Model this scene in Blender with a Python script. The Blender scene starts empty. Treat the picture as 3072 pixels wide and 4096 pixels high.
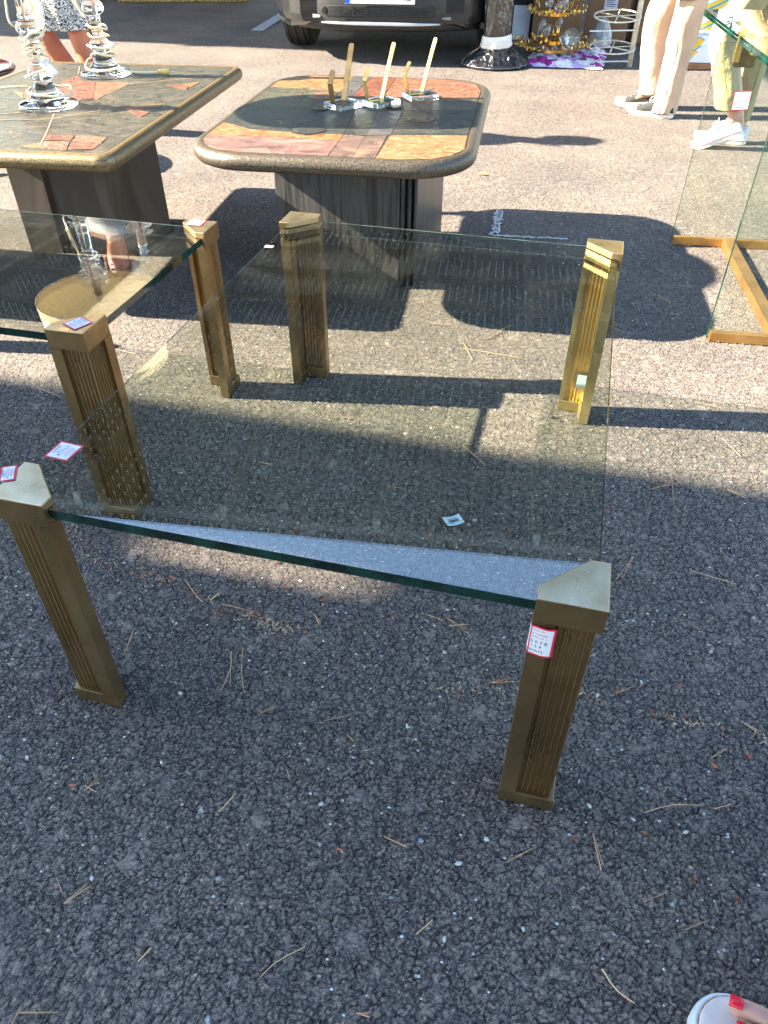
import bpy, bmesh, math, random, json
import numpy as np
from mathutils import Vector, Matrix, noise
R=math.radians; PI=math.pi
random.seed(7); rng=np.random.default_rng(7)
sc=bpy.context.scene; COL=sc.collection
BAKED=json.loads('''{"R":[["pink",[[-1.1238,2.1699],[-1.1157,2.2139],[-0.9163,2.2422],[-0.7219,2.2469],[-0.7042,2.0717],[-0.8241,2.0545],[-0.9249,2.0445],[-1.0198,2.0715],[-1.0835,2.1174]]],["orange",[[-1.1157,2.2139],[-1.1341,2.2329],[-1.1482,2.3646],[-1.02,2.3039],[-0.8723,2.3009],[-0.7304,2.3139],[-0.7219,2.2469],[-0.9163,2.2422]]],["slate",[[-1.1482,2.3646],[-1.1709,2.592],[-1.0077,2.6193],[-0.9169,2.6191],[-0.7917,2.6605],[-0.7304,2.3139],[-0.8723,2.3009],[-1.02,2.3039]]],["olive",[[-1.1709,2.592],[-1.2026,2.879],[-1.0371,2.8866],[-0.9111,2.8675],[-0.9093,2.7688],[-0.7917,2.6605],[-0.9169,2.6191],[-1.0077,2.6193]]],["orange",[[-1.2026,2.879],[-1.2138,2.9674],[-1.2256,3.0603],[-1.1892,3.1377],[-1.0892,3.18],[-0.9471,3.1923],[-0.9111,2.8675],[-1.0371,2.8866]]],["grey",[[-0.9471,3.1923],[-0.8753,3.1787],[-0.8663,3.0204],[-0.8494,2.7844],[-0.9111,2.8675]]],["red",[[-0.8753,3.1787],[-0.8642,3.1816],[-0.7863,3.1859],[-0.7523,2.875],[-0.7917,2.6605],[-0.8494,2.7844],[-0.8663,3.0204]]],["mauve",[[-0.7042,2.0717],[-0.7304,2.3139],[-0.6639,2.3171],[-0.6396,2.0727]]],["slate",[[-0.7304,2.3139],[-0.7917,2.6605],[-0.7049,2.6048],[-0.6639,2.3171]]],["mauve",[[-0.6396,2.0727],[-0.6639,2.3171],[-0.6066,2.3414],[-0.5763,2.0755]]],["grey",[[-0.6639,2.3171],[-0.7049,2.6048],[-0.6347,2.6573],[-0.5981,2.3436]]],["olive",[[-0.7917,2.6605],[-0.7523,2.875],[-0.6639,2.6936],[-0.7049,2.6048]]],["redorange",[[-0.7863,3.1859],[-0.6324,3.1943],[-0.5269,3.1831],[-0.4687,3.1051],[-0.4355,2.9908],[-0.4286,2.8839],[-0.5324,2.8097],[-0.6639,2.6936],[-0.7523,2.875]]],["greyolive",[[-0.5324,2.8097],[-0.4286,2.8839],[-0.4076,2.7162],[-0.5767,2.6666],[-0.6347,2.6573],[-0.6639,2.6936]]],["slate",[[-0.6347,2.6573],[-0.5767,2.6666],[-0.4076,2.7162],[-0.3817,2.3998],[-0.5981,2.3436]]],["ochre",[[-0.5981,2.3436],[-0.3817,2.3998],[-0.3631,2.2463],[-0.3771,2.1707],[-0.421,2.1158],[-0.5012,2.0834],[-0.5763,2.0755]]]],"Rc":[["dark",[-0.5485,2.5546],0.052],["ochre",[-0.5485,2.5546],0.043],["slate",[-0.5485,2.5546],0.034],["mauve",[-0.5485,2.5546],0.022],["ochre",[-0.9558,2.7892],0.05],["redorange",[-0.9458,2.7918],0.036],["dark",[-0.849,2.3238],0.055],["slate",[-0.849,2.3238],0.047],["dark",[-0.9042,2.6019],0.03],["ochre",[-0.9042,2.6019],0.024],["slate",[-0.9042,2.6019],0.014],["dark",[-0.6703,2.692],0.03],["grey",[-0.6703,2.692],0.022]],"L":[["red",[[-1.98,2.7201],[-2.0008,2.8181],[-2.0026,2.895],[-1.9319,2.8148],[-1.8679,2.8075],[-1.7209,2.5453],[-1.7633,2.497],[-1.8886,2.6054]]],["redorange",[[-1.8679,2.8075],[-1.7486,2.8384],[-1.7241,2.8008],[-1.7245,2.6748],[-1.6986,2.5386],[-1.7209,2.5453]]],["red",[[-2.018,2.5719],[-2.0178,2.6315],[-1.9371,2.5928],[-1.8831,2.5033],[-1.9563,2.4843]]],["orange",[[-2.0551,2.5702],[-2.018,2.5719],[-1.9639,2.4949]]],["red",[[-1.5774,2.8187],[-1.5335,2.8444],[-1.4933,2.8462],[-1.4682,2.763]]],["orange",[[-1.5335,2.8444],[-1.4808,2.8989],[-1.4786,2.8158]]],["orange",[[-1.571,2.4629],[-1.4445,2.5336],[-1.4343,2.4866],[-1.4846,2.4736]]],["red",[[-1.5443,2.4465],[-1.4824,2.4695],[-1.4291,2.4129],[-1.4251,2.3443]]],["red",[[-1.5937,2.0821],[-1.5007,2.0878],[-1.4825,2.0352],[-1.5591,2.0153]]],["redorange",[[-1.4984,2.0884],[-1.3982,2.1017],[-1.3806,2.0338],[-1.4775,2.0312]]],["redorange",[[-1.5564,2.009],[-1.479,2.0273],[-1.4371,1.9451],[-1.5297,1.9458]]],["red",[[-1.4735,2.0235],[-1.3792,2.0273],[-1.3672,1.9748],[-1.4342,1.9459]]],["orange",[[-1.5877,1.9459],[-1.5569,1.9984],[-1.5318,1.9453]]]],"Lg":[[[-1.8438,2.204],[-1.6876,2.255],[-1.576,2.4615],[-1.4442,2.5384]],[[-1.7253,2.3206],[-1.5877,2.0653],[-1.5297,1.9458]],[[-1.7104,2.548],[-1.727,2.8001],[-1.5202,2.9886]],[[-2.1014,3.0686],[-2.0169,2.9232]],[[-1.89,2.2669],[-1.8397,2.302]]],"Ltab":[[-1.5526,1.8079],[-1.3091,1.8412],[-1.2926,1.8755],[-1.4433,3.1703],[-1.5223,3.2894],[-2.2697,3.1882],[-2.2203,2.7162]],"Lfront":[[-1.6341,1.9028],[-1.4922,1.916],[-1.3712,1.9272]],"N":[[[-0.4881,0.7594],[-0.4728,0.7203],[-0.4699,0.67]],[[-0.471,0.7749],[-0.4528,0.7255],[-0.4294,0.6805]],[[-0.6527,0.905],[-0.6105,0.8701],[-0.5893,0.8566]],[[-0.5787,0.8657],[-0.5667,0.8892]],[[-0.5527,0.8624],[-0.4837,0.8594]],[[-0.5884,0.8759],[-0.5664,0.8538]],[[0.223,1.2032],[0.1889,1.1249]],[[0.1865,0.4008],[0.2044,0.3811],[0.2273,0.3713]],[[-0.1937,0.3279],[-0.2229,0.3021],[-0.2386,0.277]],[[-0.5328,0.295],[-0.5089,0.3261]],[[-0.5619,0.3227],[-0.5411,0.3054]],[[-0.3808,0.4708],[-0.3687,0.504]],[[-0.5976,0.4488],[-0.5845,0.4698]],[[-0.6013,0.4574],[-0.5776,0.4517]],[[0.2401,0.6324],[0.2812,0.6553],[0.3255,0.6661]],[[0.1669,0.5808],[0.1748,0.549],[0.1808,0.5275]],[[0.0467,0.5039],[0.0831,0.5347]],[[0.3422,0.6652],[0.3701,0.6801]],[[0.3451,0.7543],[0.3718,0.7785]],[[0.3195,1.0511],[0.3434,1.0277]],[[0.335,1.1902],[0.4227,1.1726]],[[0.432,1.4889],[0.4719,1.4644]],[[-0.5123,0.1675],[-0.4649,0.1799]],[[-0.5138,0.1421],[-0.5137,0.1723]],[[-0.1219,0.9381],[-0.072,0.9076]],[[-0.1139,0.9199],[-0.0806,0.9322]],[[-0.1625,0.9372],[-0.1246,0.929]],[[-0.3694,0.8831],[-0.3526,0.8611]],[[-0.2327,0.647],[-0.218,0.6375]],[[0.3091,1.5112],[0.3101,1.3883]],[[-0.5267,1.5545],[-0.4881,1.5531]],[[-0.3415,1.3048],[-0.2903,1.3003]],[[-0.191,1.5076],[-0.1219,1.4363]],[[-0.6586,1.3155],[-0.6191,1.3065]],[[-0.2791,2.0071],[-0.1936,1.9996],[-0.1097,1.9923]],[[-0.2403,1.9439],[-0.2858,2.045]],[[-0.4089,2.1483],[-0.326,2.1465]],[[0.1213,2.2865],[0.1938,2.2331]],[[-0.2203,2.0838],[-0.151,2.2155]],[[0.0086,0.2788],[0.0214,0.2714]],[[-0.1303,0.4973],[-0.0936,0.4906]],[[-0.307,0.5628],[-0.2945,0.5457]],[[-0.0185,0.8101],[0.0246,0.8234]],[[-0.6882,0.764],[-0.6715,0.7005]],[[-0.3983,0.2562],[-0.3888,0.2757]],[[0.399,0.8395],[0.4259,0.8192]],[[-1.3092,1.7384],[-1.2064,1.7208]],[[-1.3892,1.4817],[-1.2986,1.4551]],[[0.2553,1.4428],[0.3292,1.4889]],[[0.1947,0.8437],[0.2258,0.8668]],[[-0.278,0.6625],[-0.236,0.6847]],[[-0.3885,0.6477],[-0.3631,0.6686]],[[0.2393,0.5001],[0.2706,0.5209]],[[0.2933,0.4775],[0.3242,0.4976]],[[-0.1076,0.2734],[-0.0895,0.2731]],[[-0.0549,0.3805],[-0.0375,0.403]],[[-0.4354,2.694],[-0.3443,2.672]],[[0.2974,2.548],[0.3408,2.4843]],[[0.439,1.7033],[0.4762,1.6314]],[[0.381,1.869],[0.4509,1.8514]]],"B":[[-0.7224,0.9003],[-0.6935,0.8943],[-0.6772,0.9026],[-0.6322,0.8838],[-0.6088,0.877],[-0.6194,0.8678],[-0.5547,0.8347],[-0.5457,0.8468],[-0.4858,0.8527],[-0.4719,0.8539],[-0.4909,1.0024],[-0.2051,1.158],[-0.22,0.9101],[-0.1588,1.0543],[-0.0071,0.8161],[0.0045,0.8212],[0.1641,1.3419],[0.2563,0.8163],[0.2752,0.8165],[0.1947,0.8437],[0.3637,0.5389],[-0.1838,0.4621],[-0.6222,0.4519],[0.351,0.7391],[0.4063,0.7704],[0.1407,0.5682],[0.2399,0.6013],[0.3091,0.5505],[0.0718,1.0876],[-0.18,1.2114],[-0.4468,0.9388],[-0.3634,0.9219],[-0.1085,1.1531],[-0.038,1.217],[-0.4855,1.1002],[0.3045,0.8925],[0.4185,0.8172],[0.3674,0.8129]],"C":[[-0.9611,0.9915],[-0.9087,0.944],[-0.8666,0.9114],[-0.7498,0.8931],[-0.644,0.8873],[-0.5554,0.8468],[-0.4835,0.8472],[-0.4089,0.8369],[-0.2825,0.8411],[-0.1691,0.8102],[-0.095,0.7779],[-0.0011,0.8025],[0.1325,0.8274],[0.1877,0.8126],[0.2714,0.8174],[0.3386,0.8191],[0.4388,0.8136]],"St":[[-0.5368,0.6525],[-0.1401,0.6875],[-0.2361,0.5216],[0.0156,0.5319],[0.1602,0.6229],[0.1638,0.8307],[-0.1103,0.8559],[-0.0176,0.4864],[-0.19,0.2318],[0.1421,0.6598],[-0.7178,0.4764],[-0.0176,0.3832],[-0.5144,0.3351],[-0.5049,0.5236],[0.2997,0.617],[0.0824,0.4223]],"sand":[0.3374,0.3936,0.3148,0.3663,0.3172,0.3977,0.285,0.3555,0.3544,0.4004]}''')
# ---------------------------------------------------------------- materials
MATS={}
def nt(name):
    m=bpy.data.materials.new(name); m.use_nodes=True; t=m.node_tree; MATS[name]=m
    b=t.nodes.get('Principled BSDF'); return m,t,b
def N(t,typ,**k):
    n=t.nodes.new(typ)
    for a,v in k.items():
        if a.startswith('i_'): n.inputs[a[2:].replace('_',' ')].default_value=v
        else: setattr(n,a,v)
    return n
def L(t,a,b): t.links.new(a,b)
def ramp(t,src,stops):
    r=t.nodes.new('ShaderNodeValToRGB'); e=r.color_ramp.elements
    while len(e)<len(stops): e.new(.5)
    for i,(p,c) in enumerate(stops): e[i].position=p; e[i].color=(*c,1) if len(c)==3 else c
    L(t,src,r.inputs[0]); return r.outputs[0]
def coords(t,scale=(1,1,1),rot=(0,0,0)):
    tc=N(t,'ShaderNodeTexCoord'); mp=N(t,'ShaderNodeMapping'); mp.inputs['Scale'].default_value=scale; mp.inputs['Rotation'].default_value=rot
    L(t,tc.outputs['Object'],mp.inputs[0]); return mp.outputs[0]
def simple(name,c,rough=.5,metal=0,spec=.5,var=.12,scale=8,bump=0,bscale=60,dark=None,stretch=(1,1,1),**k):
    """noise-varied principled material"""
    m,t,b=nt(name); co=coords(t,stretch)
    n=N(t,'ShaderNodeTexNoise'); n.inputs['Scale'].default_value=scale; n.inputs['Detail'].default_value=5; L(t,co,n.inputs['Vector'])
    d=dark or tuple(x*(1-var*2) for x in c); l=tuple(min(1,x*(1+var)) for x in c)
    L(t,ramp(t,n.outputs[0],[(.32,d),(.68,l)]),b.inputs['Base Color'])
    b.inputs['Roughness'].default_value=rough; b.inputs['Metallic'].default_value=metal; b.inputs['Specular IOR Level'].default_value=spec
    if bump:
        n2=N(t,'ShaderNodeTexNoise'); n2.inputs['Scale'].default_value=bscale; n2.inputs['Detail'].default_value=6; L(t,co,n2.inputs['Vector'])
        bp=N(t,'ShaderNodeBump'); bp.inputs['Strength'].default_value=1; bp.inputs['Distance'].default_value=bump; L(t,n2.outputs[0],bp.inputs['Height']); L(t,bp.outputs[0],b.inputs['Normal'])
    for a,v in k.items(): b.inputs[a.replace('_',' ')].default_value=v
    return m
def mathn(t,op,a,b=None,clamp=False):
    n=N(t,'ShaderNodeMath',operation=op,use_clamp=clamp)
    for i,v in enumerate((a,b)):
        if v is None: continue
        if isinstance(v,(int,float)): n.inputs[i].default_value=v
        else: L(t,v,n.inputs[i])
    return n.outputs[0]
# asphalt ------------------------------------------------------------------
def asphalt():
    m,t,b=nt('asphalt'); co=coords(t)
    v1=N(t,'ShaderNodeTexVoronoi'); v1.inputs['Scale'].default_value=150; v1.inputs['Randomness'].default_value=1; 
    nz=N(t,'ShaderNodeTexNoise'); nz.inputs['Scale'].default_value=85; nz.inputs['Detail'].default_value=6; nz.inputs['Roughness'].default_value=.65; L(t,co,nz.inputs['Vector'])
    sub=N(t,'ShaderNodeVectorMath',operation='MULTIPLY_ADD'); L(t,nz.outputs['Color'],sub.inputs[0]); sub.inputs[1].default_value=(.022,.022,.022); L(t,co,sub.inputs[2])
    L(t,sub.outputs[0],v1.inputs['Vector'])
    v2=N(t,'ShaderNodeTexVoronoi'); v2.inputs['Scale'].default_value=78; L(t,sub.outputs[0],v2.inputs['Vector'])
    lo=N(t,'ShaderNodeTexNoise'); lo.inputs['Scale'].default_value=2.2; lo.inputs['Detail'].default_value=5; L(t,co,lo.inputs['Vector'])
    mid=N(t,'ShaderNodeTexNoise'); mid.inputs['Scale'].default_value=105; mid.inputs['Detail'].default_value=7; mid.inputs['Roughness'].default_value=.68; L(t,co,mid.inputs['Vector'])
    fi=N(t,'ShaderNodeTexNoise'); fi.inputs['Scale'].default_value=520; fi.inputs['Detail'].default_value=4; L(t,co,fi.inputs['Vector'])
    # height: flattish clumps parted by thin crevices
    def edge(scale,off,wd):
        v=N(t,'ShaderNodeTexVoronoi'); v.feature='DISTANCE_TO_EDGE'; v.inputs['Scale'].default_value=scale; L(t,sub.outputs[0],v.inputs['Vector'])
        return mathn(t,'DIVIDE',v.outputs['Distance'],wd,True)
    e1=edge(132,0,.24); e2=edge(44,0,.12)
    rg=N(t,'ShaderNodeTexNoise'); rg.inputs['Scale'].default_value=26; rg.inputs['Detail'].default_value=5; rg.inputs['Distortion'].default_value=.5; L(t,co,rg.inputs['Vector'])
    gate=mathn(t,'MULTIPLY',mathn(t,'SUBTRACT',rg.outputs[0],.27),6,True)
    c1=mathn(t,'MULTIPLY',mathn(t,'SUBTRACT',1,mathn(t,'POWER',e1,.7)),gate)
    c2=mathn(t,'MULTIPLY',mathn(t,'SUBTRACT',1,e2),mathn(t,'MULTIPLY',mathn(t,'SUBTRACT',mid.outputs[0],.38),5,True))
    h=mathn(t,'SUBTRACT',.85,mathn(t,'MULTIPLY',c1,.34))
    h=mathn(t,'SUBTRACT',h,mathn(t,'MULTIPLY',c2,.30))
    h=mathn(t,'ADD',h,mathn(t,'MULTIPLY',mathn(t,'SUBTRACT',mid.outputs[0],.5),.72))
    h=mathn(t,'ADD',h,mathn(t,'MULTIPLY',mathn(t,'SUBTRACT',fi.outputs[0],.5),.34))
    hn=mathn(t,'MULTIPLY',mathn(t,'SUBTRACT',h,.30),1.5,True)
    base=ramp(t,hn,[(.0,(.011,.010,.011)),(.28,(.054,.049,.050)),(.52,(.156,.140,.131)),(1,(.275,.247,.226))])
    # per stone tint
    tint=ramp(t,N(t,'ShaderNodeSeparateColor').outputs[0],[(0,(1,1,1)),(1,(1,1,1))])
    sepn=[n for n in t.nodes if n.bl_idname=='ShaderNodeSeparateColor'][-1]; L(t,v1.outputs['Color'],sepn.inputs[0])
    rr=[n for n in t.nodes if n.bl_idname=='ShaderNodeValToRGB'][-1]
    e=rr.color_ramp.elements; e[0].color=(.72,.72,.76,1); e[1].color=(1.22,1.15,1.08,1)
    mx=N(t,'ShaderNodeMix',data_type='RGBA',blend_type='MULTIPLY'); mx.inputs[0].default_value=1; L(t,base,mx.inputs[6]); L(t,tint,mx.inputs[7])
    mp=ramp(t,lo.outputs[0],[(.3,(.78,.78,.80)),(.7,(1.13,1.11,1.08))])
    mx2=N(t,'ShaderNodeMix',data_type='RGBA',blend_type='MULTIPLY'); mx2.inputs[0].default_value=1; L(t,mx.outputs[2],mx2.inputs[6]); L(t,mp,mx2.inputs[7])
    # pale stones
    v3=N(t,'ShaderNodeTexVoronoi'); v3.inputs['Scale'].default_value=48; L(t,sub.outputs[0],v3.inputs['Vector'])
    s3=N(t,'ShaderNodeSeparateColor'); L(t,v3.outputs['Color'],s3.inputs[0])
    rad=mathn(t,'MULTIPLY',s3.outputs[1],.20)
    msk=mathn(t,'MULTIPLY',mathn(t,'GREATER_THAN',s3.outputs[0],.80),mathn(t,'LESS_THAN',v3.outputs['Distance'],rad))
    pale=ramp(t,s3.outputs[2],[(0,(.30,.31,.32)),(.6,(.5,.49,.46)),(.8,(.62,.62,.6)),(1,(.38,.25,.18))])
    mx3=N(t,'ShaderNodeMix',data_type='RGBA'); L(t,msk,mx3.inputs[0]); L(t,mx2.outputs[2],mx3.inputs[6]); L(t,pale,mx3.inputs[7])
    L(t,mx3.outputs[2],b.inputs['Base Color']); b.inputs['Roughness'].default_value=.78; b.inputs['Specular IOR Level'].default_value=.35
    ds=N(t,'ShaderNodeDisplacement'); ds.inputs['Midlevel'].default_value=.75; ds.inputs['Scale'].default_value=.0074
    L(t,h,ds.inputs['Height']); out=[n for n in t.nodes if n.bl_idname=='ShaderNodeOutputMaterial'][0]; L(t,ds.outputs[0],out.inputs['Displacement'])
    m.displacement_method='BOTH'; return m
asphalt()
def brass(name,hi,lo,rough=.3,patina=(.05,.035,.015),amt=.5,sc_=9):
    m,t,b=nt(name); co=coords(t)
    n=N(t,'ShaderNodeTexNoise'); n.inputs['Scale'].default_value=sc_; n.inputs['Detail'].default_value=7; n.inputs['Roughness'].default_value=.62; L(t,co,n.inputs['Vector'])
    n2=N(t,'ShaderNodeTexNoise'); n2.inputs['Scale'].default_value=11; n2.inputs['Detail'].default_value=9; n2.inputs['Roughness'].default_value=.55; L(t,co,n2.inputs['Vector'])
    c=ramp(t,n.outputs[0],[(.3,lo),(.62,hi)])
    k=ramp(t,n2.outputs[0],[(.45,(0,0,0)),(.75,(1,1,1))])
    mx=N(t,'ShaderNodeMix',data_type='RGBA'); L(t,mathn(t,'MULTIPLY',k,amt),mx.inputs[0]); L(t,c,mx.inputs[6]); mx.inputs[7].default_value=(*patina,1)
    L(t,mx.outputs[2],b.inputs['Base Color']); b.inputs['Metallic'].default_value=.92
    L(t,ramp(t,n2.outputs[0],[(.3,(rough,)*3),(.8,(min(1,rough+.3),)*3)]),b.inputs['Roughness'])
    bp=N(t,'ShaderNodeBump'); bp.inputs['Distance'].default_value=.00012; L(t,n.outputs[0],bp.inputs['Height']); L(t,bp.outputs[0],b.inputs['Normal'])
    return m
brass('aged_brass',(.43,.29,.14),(.27,.17,.078),.24,amt=.4)
brass('aged_brass_dark',(.34,.24,.12),(.21,.14,.065),.30,amt=.5)
brass('sky_sheen_brass',(.76,.62,.40),(.56,.43,.24),.22,(.26,.17,.09),.4,14)  # cap tops only: sky reflection painted in as paler brass
brass('sunlit_brass',(.76,.61,.30),(.52,.40,.18),.22,(.25,.18,.06),.35,9)  # lit copy of the aged brass, sunlight painted into one leg
brass('ridge_brass',(.80,.62,.32),(.5,.34,.14),.22,(.2,.13,.05),.3,30)
brass('polished_brass',(.85,.60,.22),(.68,.46,.15),.16,(.2,.13,.05),.3)
brass('copper_brass',(.56,.33,.12),(.36,.19,.06),.32,(.14,.07,.03),.5)
def thin_glass(name,tint,refl=1.0,f0=.04,filmk=.10):
    m,t,b=nt(name); t.nodes.remove(b); out=[n for n in t.nodes if n.bl_idname=='ShaderNodeOutputMaterial'][0]
    tr=N(t,'ShaderNodeBsdfTransparent'); tr.inputs[0].default_value=(*tint,1)
    gl=N(t,'ShaderNodeBsdfGlossy'); gl.inputs['Roughness'].default_value=.0; gl.inputs['Color'].default_value=(1,1,1,1)
    lw=N(t,'ShaderNodeLayerWeight'); lw.inputs['Blend'].default_value=.5
    f=mathn(t,'ADD',mathn(t,'MULTIPLY',mathn(t,'POWER',lw.outputs['Facing'],5),refl),f0)
    # dust film
    co=coords(t); n=N(t,'ShaderNodeTexNoise'); n.inputs['Scale'].default_value=260; n.inputs['Detail'].default_value=3; L(t,co,n.inputs['Vector'])
    n2=N(t,'ShaderNodeTexNoise'); n2.inputs['Scale'].default_value=5; n2.inputs['Detail'].default_value=6; n2.inputs['Distortion'].default_value=.8; L(t,co,n2.inputs['Vector'])
    dust=mathn(t,'MULTIPLY',mathn(t,'GREATER_THAN',n.outputs[0],.735),.5)
    film=mathn(t,'MULTIPLY',mathn(t,'SUBTRACT',n2.outputs[0],.50,True),filmk)
    dust=mathn(t,'ADD',dust,film,True)
    mx=N(t,'ShaderNodeMixShader'); L(t,f,mx.inputs[0]); L(t,tr.outputs[0],mx.inputs[1]); L(t,gl.outputs[0],mx.inputs[2])
    df=N(t,'ShaderNodeBsdfDiffuse'); df.inputs[0].default_value=(.55,.55,.5,1)
    m2=N(t,'ShaderNodeMixShader'); L(t,dust,m2.inputs[0]); L(t,mx.outputs[0],m2.inputs[1]); L(t,df.outputs[0],m2.inputs[2]); L(t,m2.outputs[0],out.inputs[0])
    return m
thin_glass('table_glass',(.948,.978,.935),1.0,.11,.05)
thin_glass('clear_pane',(.93,.965,.93),1.0,.04)
simple('glass_edge',(.004,.030,.022),.06,spec=.8,var=.5,scale=14)
thin_glass('glass_edge_clear',(.90,.95,.92),1.0,.02)
simple('glass_edge_glint',(.20,.27,.25),.10,spec=1,var=.3,scale=30)  # pale line along the rim paints the glint of sky on its bevel
simple('roof_sheet',(.16,.17,.17),.5,.3,var=.1)
simple('glass_edge_bright',(.16,.50,.40),.08,spec=.8,var=.3,scale=60)
def clear(name,c=(1,1,1),ior=1.5,rough=0):
    m,t,b=nt(name); b.inputs['Base Color'].default_value=(*c,1); b.inputs['Transmission Weight'].default_value=1; b.inputs['Roughness'].default_value=rough; b.inputs['IOR'].default_value=ior
    n=N(t,'ShaderNodeTexNoise'); n.inputs['Scale'].default_value=25; L(t,coords(t),n.inputs['Vector']); bp=N(t,'ShaderNodeBump'); bp.inputs['Distance'].default_value=.0004; L(t,n.outputs[0],bp.inputs['Height']); L(t,bp.outputs[0],b.inputs['Normal'])
    return m
clear('crystal',ior=1.42); clear('acrylic',(.97,.98,1),1.49)
simple('sticker_red',(.75,.02,.06),.5,var=.05); simple('sticker_white',(.78,.78,.84),.5,var=.04); simple('ink',(.03,.03,.10),.6); simple('ink_red',(.55,.05,.12),.6); simple('ink_black',(.02,.02,.02),.6)
simple('label_sky_tint',(.66,.84,.93),.45,var=.03)  # white paper with the blue cast of glass and sky painted in
simple('bronze_rim',(.105,.082,.055),.36,.25,.6,.35,240,.0012,330,dark=(.02,.017,.013))
simple('bronze_rim_tan',(.24,.165,.07),.34,.35,.6,.3,240,.0012,330,dark=(.05,.035,.02))
simple('grout',(.30,.22,.14),.7,var=.2,scale=60); simple('grout_dark',(.05,.045,.04),.6)
def slate(name,c,d,c3=None,sc_=20,rough=.34):
    m,t,b=nt(name); co=coords(t,(1,1.7,1)); n=N(t,'ShaderNodeTexNoise'); n.inputs['Scale'].default_value=sc_; n.inputs['Detail'].default_value=9; n.inputs['Roughness'].default_value=.65; n.inputs['Distortion'].default_value=1.3; L(t,co,n.inputs['Vector'])
    st=[(.36,d),(.5,c),(.64,c3 or tuple(min(1,x*1.35) for x in c))]
    sh=.62; st=[(p_,tuple(x_*sh for x_ in c_)) for p_,c_ in st]
    L(t,ramp(t,n.outputs[0],st),b.inputs['Base Color'])
    L(t,ramp(t,n.outputs[0],[(.3,(rough-.12,)*3),(.7,(rough+.15,)*3)]),b.inputs['Roughness'])
    bp=N(t,'ShaderNodeBump'); bp.inputs['Distance'].default_value=.009; L(t,n.outputs[0],bp.inputs['Height']); L(t,bp.outputs[0],b.inputs['Normal']); b.inputs['Specular IOR Level'].default_value=.55
slate('st_slate',(.055,.060,.052),(.025,.030,.028),(.10,.095,.07)); slate('st_olive',(.10,.095,.06),(.04,.05,.04),(.20,.16,.09)); slate('st_orange',(.37,.18,.07),(.20,.10,.04),(.52,.30,.13),24)
slate('st_ochre',(.38,.20,.09),(.26,.12,.05),(.5,.31,.16),22); slate('st_pink',(.26,.15,.125),(.16,.08,.08),(.38,.25,.2),9); slate('st_mauve',(.20,.13,.11),(.11,.07,.07),(.32,.2,.13),9)
slate('st_red',(.24,.075,.045),(.10,.04,.03),(.40,.19,.08),38); slate('st_redorange',(.30,.125,.07),(.16,.065,.04),(.46,.26,.13),42); slate('st_grey',(.12,.115,.115),(.07,.07,.075),(.17,.15,.14)); slate('st_greyolive',(.12,.11,.08),(.08,.085,.08),(.3,.2,.1)); slate('st_dark',(.03,.02,.02),(.015,.01,.01)); slate('st_base',(.095,.088,.066),(.045,.045,.036),(.15,.125,.085),18,.34)
def woodmat(name,c,d,rough=.4,sc_=3,st=(14,14,1),dist=6):
    m,t,b=nt(name); co=coords(t,st); w=N(t,'ShaderNodeTexNoise'); w.inputs['Scale'].default_value=sc_; w.inputs['Detail'].default_value=7; w.inputs['Distortion'].default_value=.6; L(t,co,w.inputs['Vector'])
    L(t,ramp(t,w.outputs[0],[(.36,d),(.5,c),(.56,tuple(x*1.5 for x in c)),(.62,c)]),b.inputs['Base Color']); b.inputs['Roughness'].default_value=rough
    bp=N(t,'ShaderNodeBump'); bp.inputs['Distance'].default_value=.001; L(t,w.outputs[0],bp.inputs['Height']); L(t,bp.outputs[0],b.inputs['Normal'])
woodmat('black_oak',(.046,.045,.046),(.018,.018,.019),.36,3,(22,22,1.4)); woodmat('brown_ply',(.065,.048,.036),(.035,.026,.02),.55,1.2,(4,4,1)); woodmat('dark_mahogany',(.05,.014,.010),(.02,.006,.005),.14,2,(3,14,3)); woodmat('orange_wood',(.42,.17,.07),(.25,.1,.05),.5,4,(1,9,9))
simple('cord',(.80,.70,.47),.35,var=.08); simple('cord_yellow',(.72,.50,.16),.35); simple('switch_plastic',(.80,.77,.72),.3,var=.04); simple('chrome',(.7,.68,.65),.12,1)
m=simple('lamp_shade',(.78,.66,.46),.8,var=.05); 
def shade_mat():
    m,t,b=nt('shade_fabric'); t.nodes.remove(b); out=[n for n in t.nodes if n.bl_idname=='ShaderNodeOutputMaterial'][0]
    d=N(t,'ShaderNodeBsdfDiffuse'); d.inputs[0].default_value=(.95,.87,.68,1); tr=N(t,'ShaderNodeBsdfTranslucent'); tr.inputs[0].default_value=(.99,.93,.74,1)
    mx=N(t,'ShaderNodeMixShader'); mx.inputs[0].default_value=.5; L(t,d.outputs[0],mx.inputs[1]); L(t,tr.outputs[0],mx.inputs[2]); L(t,mx.outputs[0],out.inputs[0])
shade_mat()
simple('skin_tan',(.50,.16,.08),.5,var=.12,scale=12,Subsurface_Weight=.05); simple('skin_pale',(.60,.33,.25),.5,var=.1,scale=20,Subsurface_Weight=.08); simple('skin_mid',(.50,.26,.15),.5,var=.1,Subsurface_Weight=.05)
simple('nail_polish',(.72,.012,.035),.15,var=.04); simple('hair_brown',(.06,.035,.02),.5,bump=.003,bscale=90,stretch=(1,1,.2)); simple('hair_grey',(.35,.33,.30),.5,bump=.003,bscale=90,stretch=(1,1,.2))
simple('lip',(.42,.14,.11),.4); simple('eye_dark',(.02,.02,.02),.2)
simple('denim_cream',(.50,.37,.275),.85,var=.10,scale=7,bump=.022,bscale=9,stretch=(1,1,.8)); simple('denim_olive',(.37,.32,.165),.85,var=.15,scale=8,bump=.022,bscale=9,stretch=(1,1,.8)); simple('seam_thread',(.62,.45,.33),.8); simple('seam_olive',(.33,.31,.12),.8)
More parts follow.
